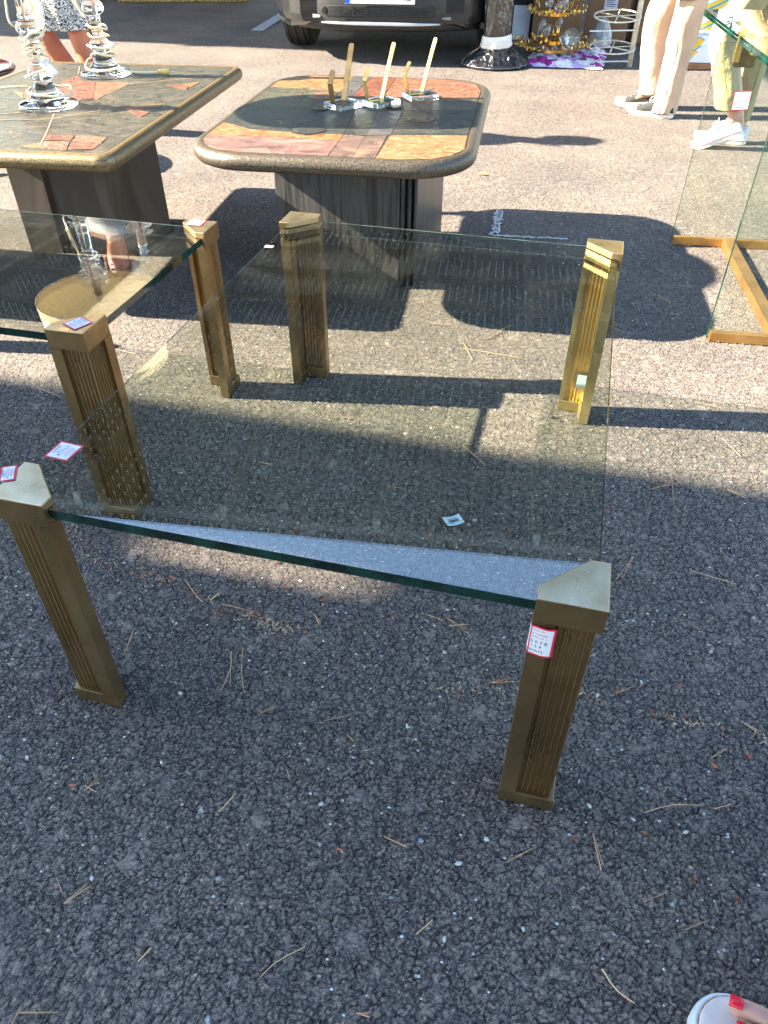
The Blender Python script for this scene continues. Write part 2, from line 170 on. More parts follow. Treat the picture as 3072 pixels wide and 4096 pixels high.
simple('canvas_dark',(.030,.032,.032),.8,var=.2,bump=.0006,bscale=300); simple('canvas_white',(.74,.75,.80),.7,var=.05,scale=20,bump=.0006,bscale=200); simple('rubber_white',(.78,.75,.68),.5,var=.05); simple('stripe_red',(.45,.03,.06),.5); simple('stripe_black',(.03,.03,.04),.5)
simple('shirt_white',(.7,.7,.68),.8); simple('shirt_navy',(.04,.05,.10),.8); simple('shirt_grey',(.3,.3,.3),.8); simple('bag_black',(.02,.02,.02),.5)
simple('suede_pale',(.62,.70,.70),.85,var=.05,scale=40,bump=.0006,bscale=400); simple('footbed',(.70,.62,.58),.8,var=.10,scale=14); simple('sole_white',(.62,.70,.74),.6,var=.04); simple('cork',(.45,.25,.18),.8,var=.3,scale=200)
def skirt_mat():
    m,t,b=nt('skirt_print'); co=coords(t,(1,1,1)); n=N(t,'ShaderNodeTexNoise'); n.inputs['Scale'].default_value=7; n.inputs['Detail'].default_value=2; L(t,co,n.inputs['Vector'])
    w=N(t,'ShaderNodeTexWave'); w.bands_direction='Z'; w.inputs['Scale'].default_value=22; w.inputs['Distortion'].default_value=14; w.inputs['Detail'].default_value=3; w.inputs['Detail Scale'].default_value=2.5; L(t,co,w.inputs['Vector'])
    L(t,ramp(t,w.outputs[0],[(.42,(.035,.035,.06)),(.55,(.68,.64,.56))]),b.inputs['Base Color']); b.inputs['Roughness'].default_value=.8
skirt_mat()
simple('car_paint',(.012,.013,.015),.25,.3,.6,.1,Coat_Weight=.6); simple('bumper_plastic',(.018,.018,.018),.5,var=.15); simple('bumper_grey',(.17,.165,.15),.4,.2,var=.1); simple('skid_silver',(.50,.50,.53),.28,.7,var=.05); simple('rubber_black',(.022,.021,.020),.75,var=.3,scale=40); simple('car_glass',(.02,.025,.03),.05,spec=.8); simple('grille_black',(.008,.008,.008),.5); simple('head_lamp',(.6,.62,.65),.08,.2,.8); simple('rim_alloy',(.35,.35,.36),.3,.9); simple('plate_white',(.80,.80,.82),.4,var=.02); simple('plate_blue',(.02,.08,.5),.4)
def black_film():
    m,t,b=nt('black_film'); co=coords(t,(1,1,.35)); v=N(t,'ShaderNodeTexNoise'); v.inputs['Scale'].default_value=22; v.inputs['Detail'].default_value=6; v.inputs['Distortion'].default_value=1.2; L(t,co,v.inputs['Vector'])
    b.inputs['Base Color'].default_value=(.012,.012,.014,1); b.inputs['Roughness'].default_value=.12; b.inputs['Specular IOR Level'].default_value=.9; b.inputs['Coat Weight'].default_value=.6
    bp=N(t,'ShaderNodeBump'); bp.inputs['Distance'].default_value=.02; L(t,v.outputs[0],bp.inputs['Height']); L(t,bp.outputs[0],b.inputs['Normal'])
black_film(); simple('tape_white',(.78,.74,.68),.5,var=.05,bump=.002,bscale=50)
simple('gold_gilt',(.9,.52,.12),.16,.95,var=.1); simple('bulb_clear',(.85,.80,.75),.08,spec=.8,Transmission_Weight=.75)
def floral():
    m,t,b=nt('floral_cloth'); co=coords(t); n=N(t,'ShaderNodeTexVoronoi'); n.inputs['Scale'].default_value=17
    d=N(t,'ShaderNodeTexNoise'); d.inputs['Scale'].default_value=20; L(t,co,d.inputs['Vector'])
    a=N(t,'ShaderNodeVectorMath',operation='MULTIPLY_ADD'); L(t,d.outputs['Color'],a.inputs[0]); a.inputs[1].default_value=(.06,.06,.06); L(t,co,a.inputs[2]); L(t,a.outputs[0],n.inputs['Vector'])
    s=N(t,'ShaderNodeSeparateColor'); L(t,n.outputs['Color'],s.inputs[0])
    r=ramp(t,s.outputs[0],[(0,(.42,.02,.26)),(.25,(.68,.70,.76)),(.48,(.09,.06,.13)),(.62,(.60,.42,.72)),(.85,(.80,.76,.70))]); t.nodes[-1].color_ramp.interpolation='CONSTANT'
    L(t,r,b.inputs['Base Color']); b.inputs['Roughness'].default_value=.7
floral()
for n_ in MATS['floral_cloth'].node_tree.nodes:
    if n_.bl_idname=='ShaderNodeValToRGB': n_.color_ramp.interpolation='CONSTANT'
simple('cardboard',(.26,.13,.06),.8,var=.12,scale=3,bump=.0006,bscale=80); simple('cardboard_pale',(.36,.22,.13),.8,var=.12); simple('dark_case',(.02,.018,.02),.6); simple('paper_white',(.66,.66,.70),.6,var=.05); simple('clear_bag',(.45,.45,.47),.25,spec=.8,var=.2,bump=.01,bscale=20)
simple('enamel_cream',(.72,.66,.50),.4,var=.15,scale=30); simple('enamel_white',(.75,.75,.70),.4,var=.1)
def banana():
    m,t,b=nt('yellow_print'); co=coords(t,(1,1,1),(0,.5,0)); w=N(t,'ShaderNodeTexWave'); w.bands_direction='Z'; w.inputs['Scale'].default_value=3.1; w.inputs['Distortion'].default_value=1.6; w.inputs['Detail'].default_value=0; w.inputs['Phase Offset'].default_value=1.0; L(t,co,w.inputs['Vector'])
    L(t,ramp(t,w.outputs[0],[(.0,(.76,.76,.78)),(.30,(.76,.76,.78)),(.31,(.05,.30,.38)),(.36,(.05,.30,.38)),(.37,(.80,.46,.02)),(.95,(.82,.50,.03)),(.96,(.05,.30,.38))]),b.inputs['Base Color']); b.inputs['Roughness'].default_value=.5
banana(); simple('print_white',(.76,.76,.80),.5,var=.03); simple('print_yellow',(.82,.48,.02),.5,var=.06); simple('print_teal',(.06,.32,.40),.5)
simple('line_paint',(.55,.57,.6),.7,var=.25,scale=60); simple('chalk',(.75,.75,.78),.8,var=.1)
simple('needle',(.52,.30,.17),.6,var=.25,scale=40); simple('needle_pale',(.60,.40,.22),.6); simple('bud',(.42,.12,.06),.6,var=.4,scale=90); simple('dry_moss',(.50,.40,.24),.8,var=.3,scale=120); simple('leaf_yellow',(.55,.45,.12),.6); simple('stone_pale',(.62,.63,.62),.6,var=.2,scale=60)
simple('galv_steel',(.38,.39,.40),.45,.6); simple('gilt_frame',(.35,.22,.06),.45,.4,var=.4,scale=60,bump=.01,bscale=30); simple('bark',(.12,.085,.06),.9,bump=.01,bscale=20); simple('foliage',(.055,.085,.03),.7,var=.35,scale=3); simple('foliage_light',(.09,.12,.04),.7,var=.3,scale=3)
def pv():
    m,t,b=nt('solar_cells'); out=[n for n in t.nodes if n.bl_idname=='ShaderNodeOutputMaterial'][0]; tc=N(t,'ShaderNodeTexCoord'); sp=N(t,'ShaderNodeSeparateXYZ'); L(t,tc.outputs['Object'],sp.inputs[0])
    P=.120
    def cell(o): 
        f=mathn(t,'FRACT',mathn(t,'DIVIDE',o,P)); return mathn(t,'ABSOLUTE',mathn(t,'SUBTRACT',f,.5))
    a=cell(sp.outputs[0]); c=cell(sp.outputs[1]); s=mathn(t,'ADD',a,c)
    gap=mathn(t,'LESS_THAN',s,.105)     # diamond gap where four cells meet
    line=mathn(t,'MULTIPLY',mathn(t,'LESS_THAN',c,.010),.015)
    fac=mathn(t,'MAXIMUM',gap,line)
    tr=N(t,'ShaderNodeBsdfTransparent'); tr.inputs[0].default_value=(1,.95,.85,1)
    b.inputs['Base Color'].default_value=(.022,.024,.024,1); b.inputs['Roughness'].default_value=.35
    mx=N(t,'ShaderNodeMixShader'); L(t,fac,mx.inputs[0]); L(t,b.outputs[0],mx.inputs[1]); L(t,tr.outputs[0],mx.inputs[2]); L(t,mx.outputs[0],out.inputs[0])
pv()
# ---------------------------------------------------------------- object helpers
def link(name,me,mats,parent=None,smooth=False):
    o=bpy.data.objects.new(name,me); COL.objects.link(o)
    for m in (mats if isinstance(mats,(list,tuple)) else [mats]): me.materials.append(MATS[m])
    if smooth:
        me.polygons.foreach_set('use_smooth',[True]*len(me.polygons))
    if parent: o.parent=parent
    return o
def tag(o,label=None,cat=None,group=None,kind=None):
    if label: o['label']=label
    if cat: o['category']=cat
    if group: o['group']=group
    if kind: o['kind']=kind
    return o
def thing(name,label,cat,loc=(0,0,0),rz=0,group=None):
    o=bpy.data.objects.new(name,None); o.empty_display_size=.1; COL.objects.link(o); o.location=loc; o.rotation_euler=(0,0,rz); return tag(o,label,cat,group)
class MB:
    def __init__(s): s.v=[]; s.f=[]; s.m=[]
    def add(s,v,f,mi=0):
        b=len(s.v); s.v+= [tuple(p) for p in v]; s.f+=[tuple(i+b for i in q) for q in f]; s.m+=[mi]*len(f); return s
    def box(s,x0,x1,y0,y1,z0,z1,mi=0,M=None):
        v=[Vector((x,y,z)) for z in (z0,z1) for x,y in ((x0,y0),(x1,y0),(x1,y1),(x0,y1))]
        if M: v=[M@p for p in v]
        return s.add(v,[(3,2,1,0),(4,5,6,7),(0,1,5,4),(1,2,6,5),(2,3,7,6),(3,0,4,7)],mi)
    def prism(s,poly,z0,z1,mi=0,M=None,side=None):
        """poly counter-clockwise"""
        n=len(poly); v=[Vector((*p[:2],z0)) for p in poly]+[Vector((*p[:2],z1)) for p in poly]
        if M: v=[M@p for p in v]
        s.add(v,[tuple(range(n-1,-1,-1)),tuple(range(n,2*n))],mi); b=len(s.v)-2*n
        for i in range(n):
            j=(i+1)%n; s.f.append((b+i,b+j,b+n+j,b+n+i)); s.m.append(mi if side is None else side)
        return s
    def loft(s,rings,cap=True,closed=True,mi=0):
        n=len(rings[0]); v=[p for r in rings for p in r]; f=[]
        for k in range(len(rings)-1):
            for i in range(n if closed else n-1):
                j=(i+1)%n; f.append((k*n+i,k*n+j,(k+1)*n+j,(k+1)*n+i))
        if cap and closed: f+= [tuple(range(n-1,-1,-1)),tuple((len(rings)-1)*n+i for i in range(n))]
        return s.add(v,f,mi)
    def tube(s,pts,r,n=8,mi=0,cap=True):
        pts=[Vector(p) for p in pts]; rs=r if isinstance(r,(list,tuple)) else [r]*len(pts); rings=[]; up=None
        for i,p in enumerate(pts):
            d=(pts[min(i+1,len(pts)-1)]-pts[max(i-1,0)]).normalized()
            if up is None: up=Vector((0,0,1)) if abs(d.z)<.9 else Vector((1,0,0))
            a=d.cross(up)
            if a.length<1e-4: a=d.orthogonal()
            a.normalize(); b=d.cross(a).normalized(); up=-b if False else up
            if i and prev.dot(a)<0: pass
            rr=rs[i]; ra,rb=rr if isinstance(rr,(tuple,list)) else (rr,rr)
            rings.append([p+a*math.cos(2*PI*k/n)*ra+b*math.sin(2*PI*k/n)*rb for k in range(n)]); prev=a
        return s.loft(rings,cap,mi=mi)
    def lathe(s,prof,n=32,c=(0,0,0),mi=0,M=None):
        rings=[[Vector((c[0]+r*math.cos(2*PI*k/n),c[1]+r*math.sin(2*PI*k/n),c[2]+z)) for k in range(n)] for r,z in prof]
        if M: rings=[[M@p for p in r] for r in rings]
        return s.loft(rings,True,mi=mi)
    def ball(s,c,r,n=12,m=8,mi=0):
        rx,ry,rz=r if isinstance(r,(tuple,list)) else (r,r,r); c=Vector(c)
        rings=[[c+Vector((rx*math.sin(PI*(j+.02)/(m+.04))*math.cos(2*PI*k/n),ry*math.sin(PI*(j+.02)/(m+.04))*math.sin(2*PI*k/n),-rz*math.cos(PI*(j+.02)/(m+.04)))) for k in range(n)] for j in range(m+1)]
        return s.loft(rings,True,mi=mi)
    def build(s,name,mats,parent=None,smooth=False,bevel=0,seg=2,fix=True,angle=None,sub=0):
        me=bpy.data.meshes.new(name); me.from_pydata(s.v,[],s.f); me.polygons.foreach_set('material_index',s.m)
        if fix:
            bm=bmesh.new(); bm.from_mesh(me); bmesh.ops.recalc_face_normals(bm,faces=bm.faces); bm.to_mesh(me); bm.free()
        o=link(name,me,mats,parent,smooth)
        if bevel:
            b=o.modifiers.new('Bevel','BEVEL'); b.width=bevel; b.segments=seg; b.limit_method='ANGLE'; b.angle_limit=R(40); b.harden_normals=False
        if sub:
            q=o.modifiers.new('Sub','SUBSURF'); q.levels=q.render_levels=sub
        return o
def sm(pts,n=6):
    """catmull-rom smoothing"""
    P=[Vector(p) for p in pts]; out=[]
    for i in range(len(P)-1):
        a=P[max(i-1,0)]; b=P[i]; c=P[i+1]; d=P[min(i+2,len(P)-1)]
        for k in range(n):
            t=k/n; out.append(.5*((2*b)+(c-a)*t+(2*a-5*b+4*c-d)*t*t+(3*b-a-3*c+d)*t**3))
    return out+[P[-1]]
def rrect(hx,hy,r,n=8,cx=0,cy=0):
    out=[]
    for (sx,sy,a0) in ((1,-1,-90),(1,1,0),(-1,1,90),(-1,-1,180)):
        for k in range(n+1):
            a=R(a0+90*k/n); out.append((cx+sx*(hx-r)+r*math.cos(a),cy+sy*(hy-r)+r*math.sin(a)))
    return out
def text_mesh(txt,size,mb,M,mi=0,align='CENTER'):
    cu=bpy.data.curves.new('lettering','FONT'); cu.body=txt; cu.size=size; cu.align_x=align; cu.align_y='CENTER'; cu.resolution_u=2
    o=bpy.data.objects.new('lettering',cu); COL.objects.link(o); bpy.context.view_layer.update()
    me=o.evaluated_get(bpy.context.evaluated_depsgraph_get()).to_mesh()
    mb.add([M@v.co for v in me.vertices],[tuple(p.vertices) for p in me.polygons],mi)
    bpy.data.objects.remove(o); bpy.data.curves.remove(cu)
def frame(o,x,y):
    x=Vector(x).normalized(); y=Vector(y).normalized(); z=x.cross(y).normalized(); y=z.cross(x)
    return Matrix(((x.x,y.x,z.x,o[0]),(x.y,y.y,z.y,o[1]),(x.z,y.z,z.z,o[2]),(0,0,0,1)))
def price_tag(parent,M,w=.062,h=.046,warp=None,name='price_tag',lines=None,label=None):
    """paper tag with a red border and writing; M maps its plane into the parent's space"""
    W=warp or (lambda p:p); mb=MB()
    def sheet(x0,x1,y0,y1,z,mi,n=10):
        xs=[x0+(x1-x0)*i/n for i in range(n+1)]; ys=[y0+(y1-y0)*i/n for i in range(n+1)]
        mb.add([M@W(Vector((x,y,z))) for y in ys for x in xs],[(j*(n+1)+i,j*(n+1)+i+1,(j+1)*(n+1)+i+1,(j+1)*(n+1)+i) for j in range(n) for i in range(n)],mi)
    sheet(-w/2,w/2,-h/2,h/2,.0004,0); sheet(-w/2+.0028,w/2-.0028,-h/2+.0028,h/2-.0028,.0007,1)
    o=mb.build(name,['sticker_red','sticker_white'],parent,fix=False); tag(o,label)
    tb=MB(); k_=w/.062; ls=lines or [('SOLD BY',.0058,.40,3),('International',.0062,.27,3),('63.391173',.0056,.14,3),('5 5 0 7 8',.0105,-.04,2),('1 5 9',.0095,-.20,2),('HHATL',.0095,-.37,2)]
    for s,z,fy,mi in ls:
        t=MB(); text_mesh(s,z*k_,t,Matrix.Identity(4)); tb.add([M@W(Vector((v[0],v[1]+fy*h*.92,.0010))) for v in t.v],t.f,0 if mi==2 else 1)
    tb.build('lettering',['ink','ink_red'],o,fix=False); return o

SUN_E,SKY_E,EXPO=5,.088,3.05
# ================================================================= SETTING
def spaced(segs):
    out=[segs[0][0]]
    for a,b,s0,s1 in segs:
        x=a; 
        while x<b-1e-9:
            u=(x-a)/(b-a); x=min(b,x+s0+(s1-s0)*u); out.append(x)
    return np.array(out)
def ground():
    xs=spaced([(-200,-30,20,20),(-30,-8,2,.8),(-8,-2.6,.30,.012),(-2.6,-1.3,.008,.003),(-1.3,.78,.0026,.0026),(.78,1.6,.0035,.012),(1.6,8,.012,.4),(8,30,.8,2),(30,200,20,20)])
    ys=spaced([(-200,-30,20,20),(-30,-3,2,.4),(-3,.25,.2,.003),(.25,1.0,.0021,.0026),(1.0,2.3,.0028,.0045),(2.3,4.6,.0045,.012),(4.6,9,.012,.06),(9,30,.1,2),(30,200,20,20)])
    X,Y=np.meshgrid(xs,ys); nx,ny=len(xs),len(ys)
    co=np.stack([X.ravel(),Y.ravel(),np.zeros(nx*ny)],1).astype(np.float32)
    i=(np.arange(ny-1)[:,None]*nx+np.arange(nx-1)[None]).ravel(); q=np.stack([i,i+1,i+nx+1,i+nx],1).astype(np.int32)
    me=bpy.data.meshes.new('asphalt_ground'); me.vertices.add(len(co)); me.vertices.foreach_set('co',co.ravel()); me.loops.add(q.size); me.loops.foreach_set('vertex_index',q.ravel())
    me.polygons.add(len(q)); me.polygons.foreach_set('loop_start',np.arange(0,q.size,4,dtype=np.int32)); me.update(calc_edges=True); me.validate()
    o=link('asphalt_ground',me,'asphalt',None,True); tag(o,kind='structure'); print('ground verts',len(co))
ground()
def paint(name,quads,mat,z=.004):
    mb=MB()
    for q in quads: mb.prism(q,z-.001,z+.001)
    tag(mb.build(name,mat),kind='structure')
def strip(p,q,w):
    d=(Vector(q)-Vector(p)).normalized(); n=Vector((-d.y,d.x))*w/2; p=Vector(p);q=Vector(q); return [tuple(p-n),tuple(q-n),tuple(q+n),tuple(p+n)]
paint('parking_line',[strip((-3.30,7.78),(-3.95,12.3),.12)],'line_paint')
paint('parking_line',[strip((-5.86,7.60),(-6.5,12.0),.12)],'line_paint')
paint('parking_line',[strip((-.72,7.95),(-1.3,12.0),.12)],'line_paint')
# chalk marks: rows of broken little dabs
def chalk(p,q,w,n):
    mb=MB(); p=Vector((*p,0)); q=Vector((*q,0)); d=(q-p).normalized(); s=Vector((-d.y,d.x,0))
    for k in range(n):
        c=p.lerp(q,random.random())+s*random.gauss(0,w/3); a=random.random()*3; r1=random.uniform(.003,.008); r2=r1*random.uniform(.3,.8)
        mb.prism([(c.x+r1*math.cos(a+t)*1.0,c.y+r2*math.sin(a+t)) for t in [2*PI*k_/6 for k_ in range(6)]],.001,.0036)
    tag(mb.build('chalk_mark','chalk'),kind='structure')
chalk((-.341,3.277),(-.325,2.975),.022,230); chalk((-.325,2.975),(-.04,3.01),.010,90)

# ================================================================= BRASS AND GLASS TABLES
W_,T_,H_=.081,.024,.45
def leg_proto():
    w,t,r,b=W_,T_,.0065,.024; n=6; sl=(w-b-r)/n; fl=[]
    for k in range(n):
        fl.append((r+sl*k+.00001,r)); fl.append((r+sl*k+.0007,r))
        for j in range(1,6): u=j/6; fl.append((r+.0007+(sl-.0007)*u+sl*k,r+.0042*math.sin(PI*u)**.6))
    inner=[]; a,c=.0135,w-.011; m=5; il=(c-a-.012)/m
    for k in range(m):
        for j in range(4): u=j/4; inner.append((c-.010-il*(k+u),a+.0022*math.sin(PI*u)))
    poly=fl+[(w-b,r),(w-b,0),(w,0),(w,t),(c,t),(c,a)]+inner+[(a,a)]+[(y,x) for x,y in reversed(inner)]+[(a,c),(t,c),(t,w),(0,w),(0,w-b),(r,w-b)]+[(y,x) for x,y in reversed(fl[1:])]
    q_=MB().prism(poly,.028,.410)
    for i in range(2,len(q_.f)):
        a_,b_=poly[i-2],poly[(i-1)%len(poly)]
        if (abs(a_[0]-b_[0])+abs(a_[1]-b_[1]))<.0010 and (min(a_[1],b_[1])<.008 or min(a_[0],b_[0])<.008): q_.m[i]=1
    leg=q_.build('leg',['aged_brass','ridge_brass'])
    foot=MB().prism([(0,0),(w,0),(w,t),(t+.004,t+.004),(t,w),(0,w)],0.001,.030).build('foot','aged_brass_dark',leg,bevel=.0012)
    s=.0100; Z0,Z1,Z2=.410,.4362,.45; v=[]; f=[]
    def V(x,y,z): v.append((x,y,z)); return len(v)-1
    T=[V(0,0,Z2),V(w,0,Z2),V(w,t,Z2),V(t,w,Z2),V(0,w,Z2)]; B=[V(0,0,Z0),V(w,0,Z0),V(w,s,Z0),V(s,s,Z0),V(s,w,Z0),V(0,w,Z0)]
    U=[V(w,s,Z1),V(w,t,Z1),V(t,w,Z1),V(s,w,Z1),V(s,s,Z1)]
    f=[tuple(T),(B[0],B[1],T[1],T[0]),(B[5],B[0],T[0],T[4]),(B[1],B[2],U[0],U[1],T[2],T[1]),(B[4],B[5],T[4],T[3],U[2],U[3]),(U[1],U[2],T[3],T[2]),(B[2],B[3],U[4],U[0]),(B[3],B[4],U[3],U[4]),tuple(reversed(B)),tuple(reversed(U))]
    mb_=MB().add(v,f); mb_.m=[0]+[1]*(len(f)-1); cap=mb_.build('cap',['sky_sheen_brass','aged_brass'],leg,bevel=.0016,seg=3)
    q=.0103; MB().prism([(q,q),(w-.002,q),(w-.002,t-.001),(t-.001,w-.002),(q,w-.002)],.4102,.4195).build('ledge','aged_brass',leg,bevel=.0008)
    return leg
LEG=None
def brass_table(loc,rz,Wd,Dp,label,group='glass tables with brass corner legs',glass_label=None):
    global LEG
    t=thing('glass_coffee_table',label,'coffee table',loc,rz,group)
    for i,(x,y,a) in enumerate(((0,0,0),(Wd,0,90),(Wd,Dp,180),(0,Dp,270))):
        if LEG is None: LEG=l=leg_proto()
        else:
            l=LEG.copy(); COL.objects.link(l)
            for ch in LEG.children:
                c=ch.copy(); COL.objects.link(c); c.parent=l
        l.parent=t; l.location=(x,y,0); l.rotation_euler=(0,0,R(a))
    e=.0106; mb=MB(); sq=[(e,e),(Wd-e,e),(Wd-e,Dp-e),(e,Dp-e)]; zz=(.4202,.4338,.4356)
    mb.loft([[Vector((x,y,z)) for x,y in sq] for z in zz]); mb.m=[1,1,2,2,1,1,3,3,0,0]
    g=mb.build('glass_top',['table_glass','glass_edge','glass_edge_clear','glass_edge_glint'],t)
    return t
X1,Y1,TW,TD=.1041,.6008,.8083,1.1651
T1=brass_table((X1-TW,Y1,0),0,TW,TD,'large clear glass coffee table with four fluted brass corner legs, nearest in the middle')
T2=brass_table((-.8405-1.25,1.037-.006,0),R(.8),1.25,.602,'glass coffee table at the left edge, its top mirroring a lamp and shade')
br=[c for c in T1.children if c.name.startswith('leg')][2]; br.data=br.data.copy(); br.data.materials[0]=MATS['sunlit_brass']
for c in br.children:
    c.data=c.data.copy(); c.data.materials[0]=MATS['sunlit_brass']
# tags on table one (table space: origin front left outer corner)
price_tag(T1,Matrix.Translation((.0253,.1327,.4362))@Matrix.Rotation(R(-94),4,'Z'),.041,.040,label='red bordered price tag lying on the glass')
price_tag(T1,Matrix.Translation((-.004,.050,.4506))@Matrix.Rotation(R(-60),4,'Z'),.036,.022,label='red bordered price tag at the rim of the near left cap')
def foldw(p):
    # local x runs along the front face; beyond the corner it bends back around the leg's side
    x=p.x+.009; z=p.z+.0012+.0016*math.sin(p.x*160)+.0015*max(0,-p.y*40)
    if x<0: return Vector((0-(z)*0+0-.0 ,p.y,0)) + Vector((-.0008-z*.2,0,x*1.0))
    return Vector((x,p.y,z))
price_tag(T1,frame((TW-W_,0-.0002,.381),(1,0,0),(0.0,0,1)),.042,.050,warp=foldw,label='crumpled price tag folded round the near right leg')
def curl(p): return Vector((p.x,p.y,p.z+.012*(p.x/.03)**2*.7+.002*math.sin(p.y*80)))
def barcode(parent,M,w=.052,h=.036,warp=None,label=None):
    W=warp or (lambda p:p); mb=MB(); n=10
    mb.add([M@W(Vector((-w/2+w*i/n,-h/2+h*j/n,0))) for j in range(n+1) for i in range(n+1)],[(j*(n+1)+i,j*(n+1)+i+1,(j+1)*(n+1)+i+1,(j+1)*(n+1)+i) for j in range(n) for i in range(n)])
    o=tag(mb.build('barcode_label','label_sky_tint',parent,fix=False),label); tb=MB(); x=-w*.30
    while x<w*.28:
        ww=random.choice((.0006,.001,.0016)); tb.add([M@W(Vector((xx,yy,.0006))) for xx,yy in ((x,-.004),(x+ww,-.004),(x+ww,.006),(x,.006))],[(0,1,2,3)]); x+=ww+random.choice((.0006,.0009))
    for s,y in (('Table 24 / 67000 GO',.010),('PR09740681',-.008)):
        q=MB(); text_mesh(s,.0048,q,Matrix.Identity(4)); tb.add([M@W(Vector((v[0],v[1]+y,.0007))) for v in q.v],q.f)
    tb.build('lettering','ink_black',o,fix=False); return o
# barcode label curling on the ground side of the glass (seen through it) and inside the far right leg
bl=barcode(None,Matrix.Rotation(R(180+33),4,'Z'),.040,.034,curl,'pale barcode label curling on the asphalt, seen through the large glass table'); bl.location=(-.162,1.216,.007); bl['category']='label'
barcode(T1,frame((TW-.0300,TD-.0205,.085),(0,0,1),(-1,0,0)),.050,.030,lambda p:Vector((p.x,p.y,-p.z+.0015-(.014*(p.x/.025)**2 if p.x<0 else 0)*1)) ,'white barcode label inside the far right leg')
MB().prism(rrect(.010,.006,.001,3),.4358,.4361).build('paper_label','label_sky_tint',T1).location=(.020,.964,0)
# tags on table two
price_tag(T2,Matrix.Translation((1.2192,.0335,.4506))@Matrix.Rotation(R(180-25),4,'Z'),.041,.040,label='price tag on the near brass cap')
price_tag(T2,Matrix.Translation((1.2024,.5797,.4506))@Matrix.Rotation(R(92),4,'Z'),.038,.042,label='price tag on the far brass cap')

# ================================================================= STONE TABLES
def stone_table(name_loc,rz,hx,hy,rad,label,rim,base,H=.5,th=.048):
    t=thing('stone_coffee_table',label,'coffee table',name_loc,rz,'stone inlay tables on dark pedestals')
    prof=[]; 
    for k in range(13): a=-PI/2+PI*k/12; prof.append((.024*math.cos(a),.024*math.sin(a)))
    rings=[]
    for d,z in [(-.10,-.022)]+prof+[(-.006,.0235),(-.010,.0215)]:
        pl=rrect(hx-.024+d,hy-.024+d,max(.01,rad-.024+d),12); rings.append([Vector((x,y,H-.024+z)) for x,y in pl])
    MB().loft(rings,cap=True).build('rim',rim,t,smooth=True)
    pl=rrect(hx-.034,hy-.034,max(.01,rad-.034),12); o=MB().prism(pl,H-.003,H-.0016).build('stone_top',base,t)
    return t,o
def inlay(t,polys,circ,lines,H=.5,grow=None):
    inv=(Matrix.Translation(t.location)@Matrix.Rotation(t.rotation_euler.z,4,'Z')).inverted(); names=[]; mb=MB()
    def mi(c):
        c='st_'+c
        if c not in names: names.append(c)
        return names.index(c)
    def clampin(q):
        if not grow: return q
        hx,hy,r=grow; q=Vector((q.x*1.035,q.y*1.035,0)); x,y=abs(q.x),abs(q.y); x=min(x,hx); y=min(y,hy)
        if x>hx-r and y>hy-r:
            d=Vector((x-(hx-r),y-(hy-r)))
            if d.length>r: d=d.normalized()*r; x,y=hx-r+d.x,hy-r+d.y
        return Vector((math.copysign(x,q.x),math.copysign(y,q.y),0))
    for k,(c,p) in enumerate(polys):
        P=[inv@Vector((*q,0)) for q in p]; cen=sum(P,Vector())/len(P)
        P=[clampin(q+(cen-q).normalized()*.0022) for q in P]
        ar=sum(P[i].x*P[(i+1)%len(P)].y-P[(i+1)%len(P)].x*P[i].y for i in range(len(P)))
        if ar<0: P=P[::-1]
        mb.prism([(q.x,q.y) for q in P],H-.0016,H-.0002+.0001*(k%3),mi(c))
    for k,(c,p,r) in enumerate(circ):
        q=inv@Vector((*p,0)); mb.prism([(q.x+r*math.cos(a*PI/16),q.y+r*math.sin(a*PI/16)) for a in range(32)],H-.001,H+.0004+.00025*k,mi(c))
    if not polys: return
    o=mb.build('stone_inlay',names,t)
    if lines:
        g=MB()
        for k,l in enumerate(lines):
            for a,b in zip(l,l[1:]):
                a=inv@Vector((*a,0)); b=inv@Vector((*b,0)); d=(b-a).normalized()*.0; g.prism(strip((a.x,a.y),(b.x,b.y),.004),H-.0016,H-.0008+.0002*k)
        g.build('grout_lines','grout',t)
S1,o=stone_table((-.775,2.617,0),R(5.5),.421,.578,.19,'rounded stone inlay coffee table holding three bookstands, on a black oak pedestal','bronze_rim','bronze_rim')
inlay(S1,BAKED['R'],BAKED['Rc'],None,grow=(.389,.546,.158))
# pedestal: front board, side fins
c=R(-5.5)
def ped_board(x0,x1,y0,y1,name,mat,parent=S1,z1=.452,bev=.003):
    p=parent; inv=(Matrix.Translation(p.location)@Matrix.Rotation(p.rotation_euler.z,4,'Z')).inverted()
    o=MB().box(x0,x1,y0,y1,.0,z1).build(name,mat,None,bevel=bev); o.matrix_world=Matrix.Identity(4); o.parent=p; o.matrix_parent_inverse=inv; return o
pb=ped_board(-1.000,-.575,2.385,2.415,'pedestal','black_oak')
for k,(xa,ya) in enumerate(((-.567,2.395),(-.548,2.41),(-.529,2.425))): ped_board(xa-.006,xa+.005,ya,ya+.46,'pedestal_fin','black_oak')
ped_board(-.985,-.59,2.86,2.885,'pedestal_back','black_oak')
ped_board(-.99,-.975,2.416,2.86,'pedestal_fin','black_oak')
S2,o=stone_table((-1.802,2.532,0),R(7.2),.440,.678,.055,'dark rectangular stone inlay coffee table carrying two glass lamps','bronze_rim_tan','st_base')
inlay(S2,BAKED['L'],[],BAKED['Lg'])
def pedL(pts,name,mat='brown_ply'):
    p=S2; inv=(Matrix.Translation(p.location)@Matrix.Rotation(p.rotation_euler.z,4,'Z')).inverted()
    o=MB().prism(pts,0,.452).build(name,mat,None,bevel=.002); o.parent=p; o.matrix_parent_inverse=inv
pedL([(-2.015,2.36),(-1.885,2.375),(-1.885,2.76),(-2.015,2.76)],'pedestal_side')
pedL([(-1.884,2.402),(-1.700,2.425),(-1.700,2.75),(-1.884,2.75)],'pedestal')
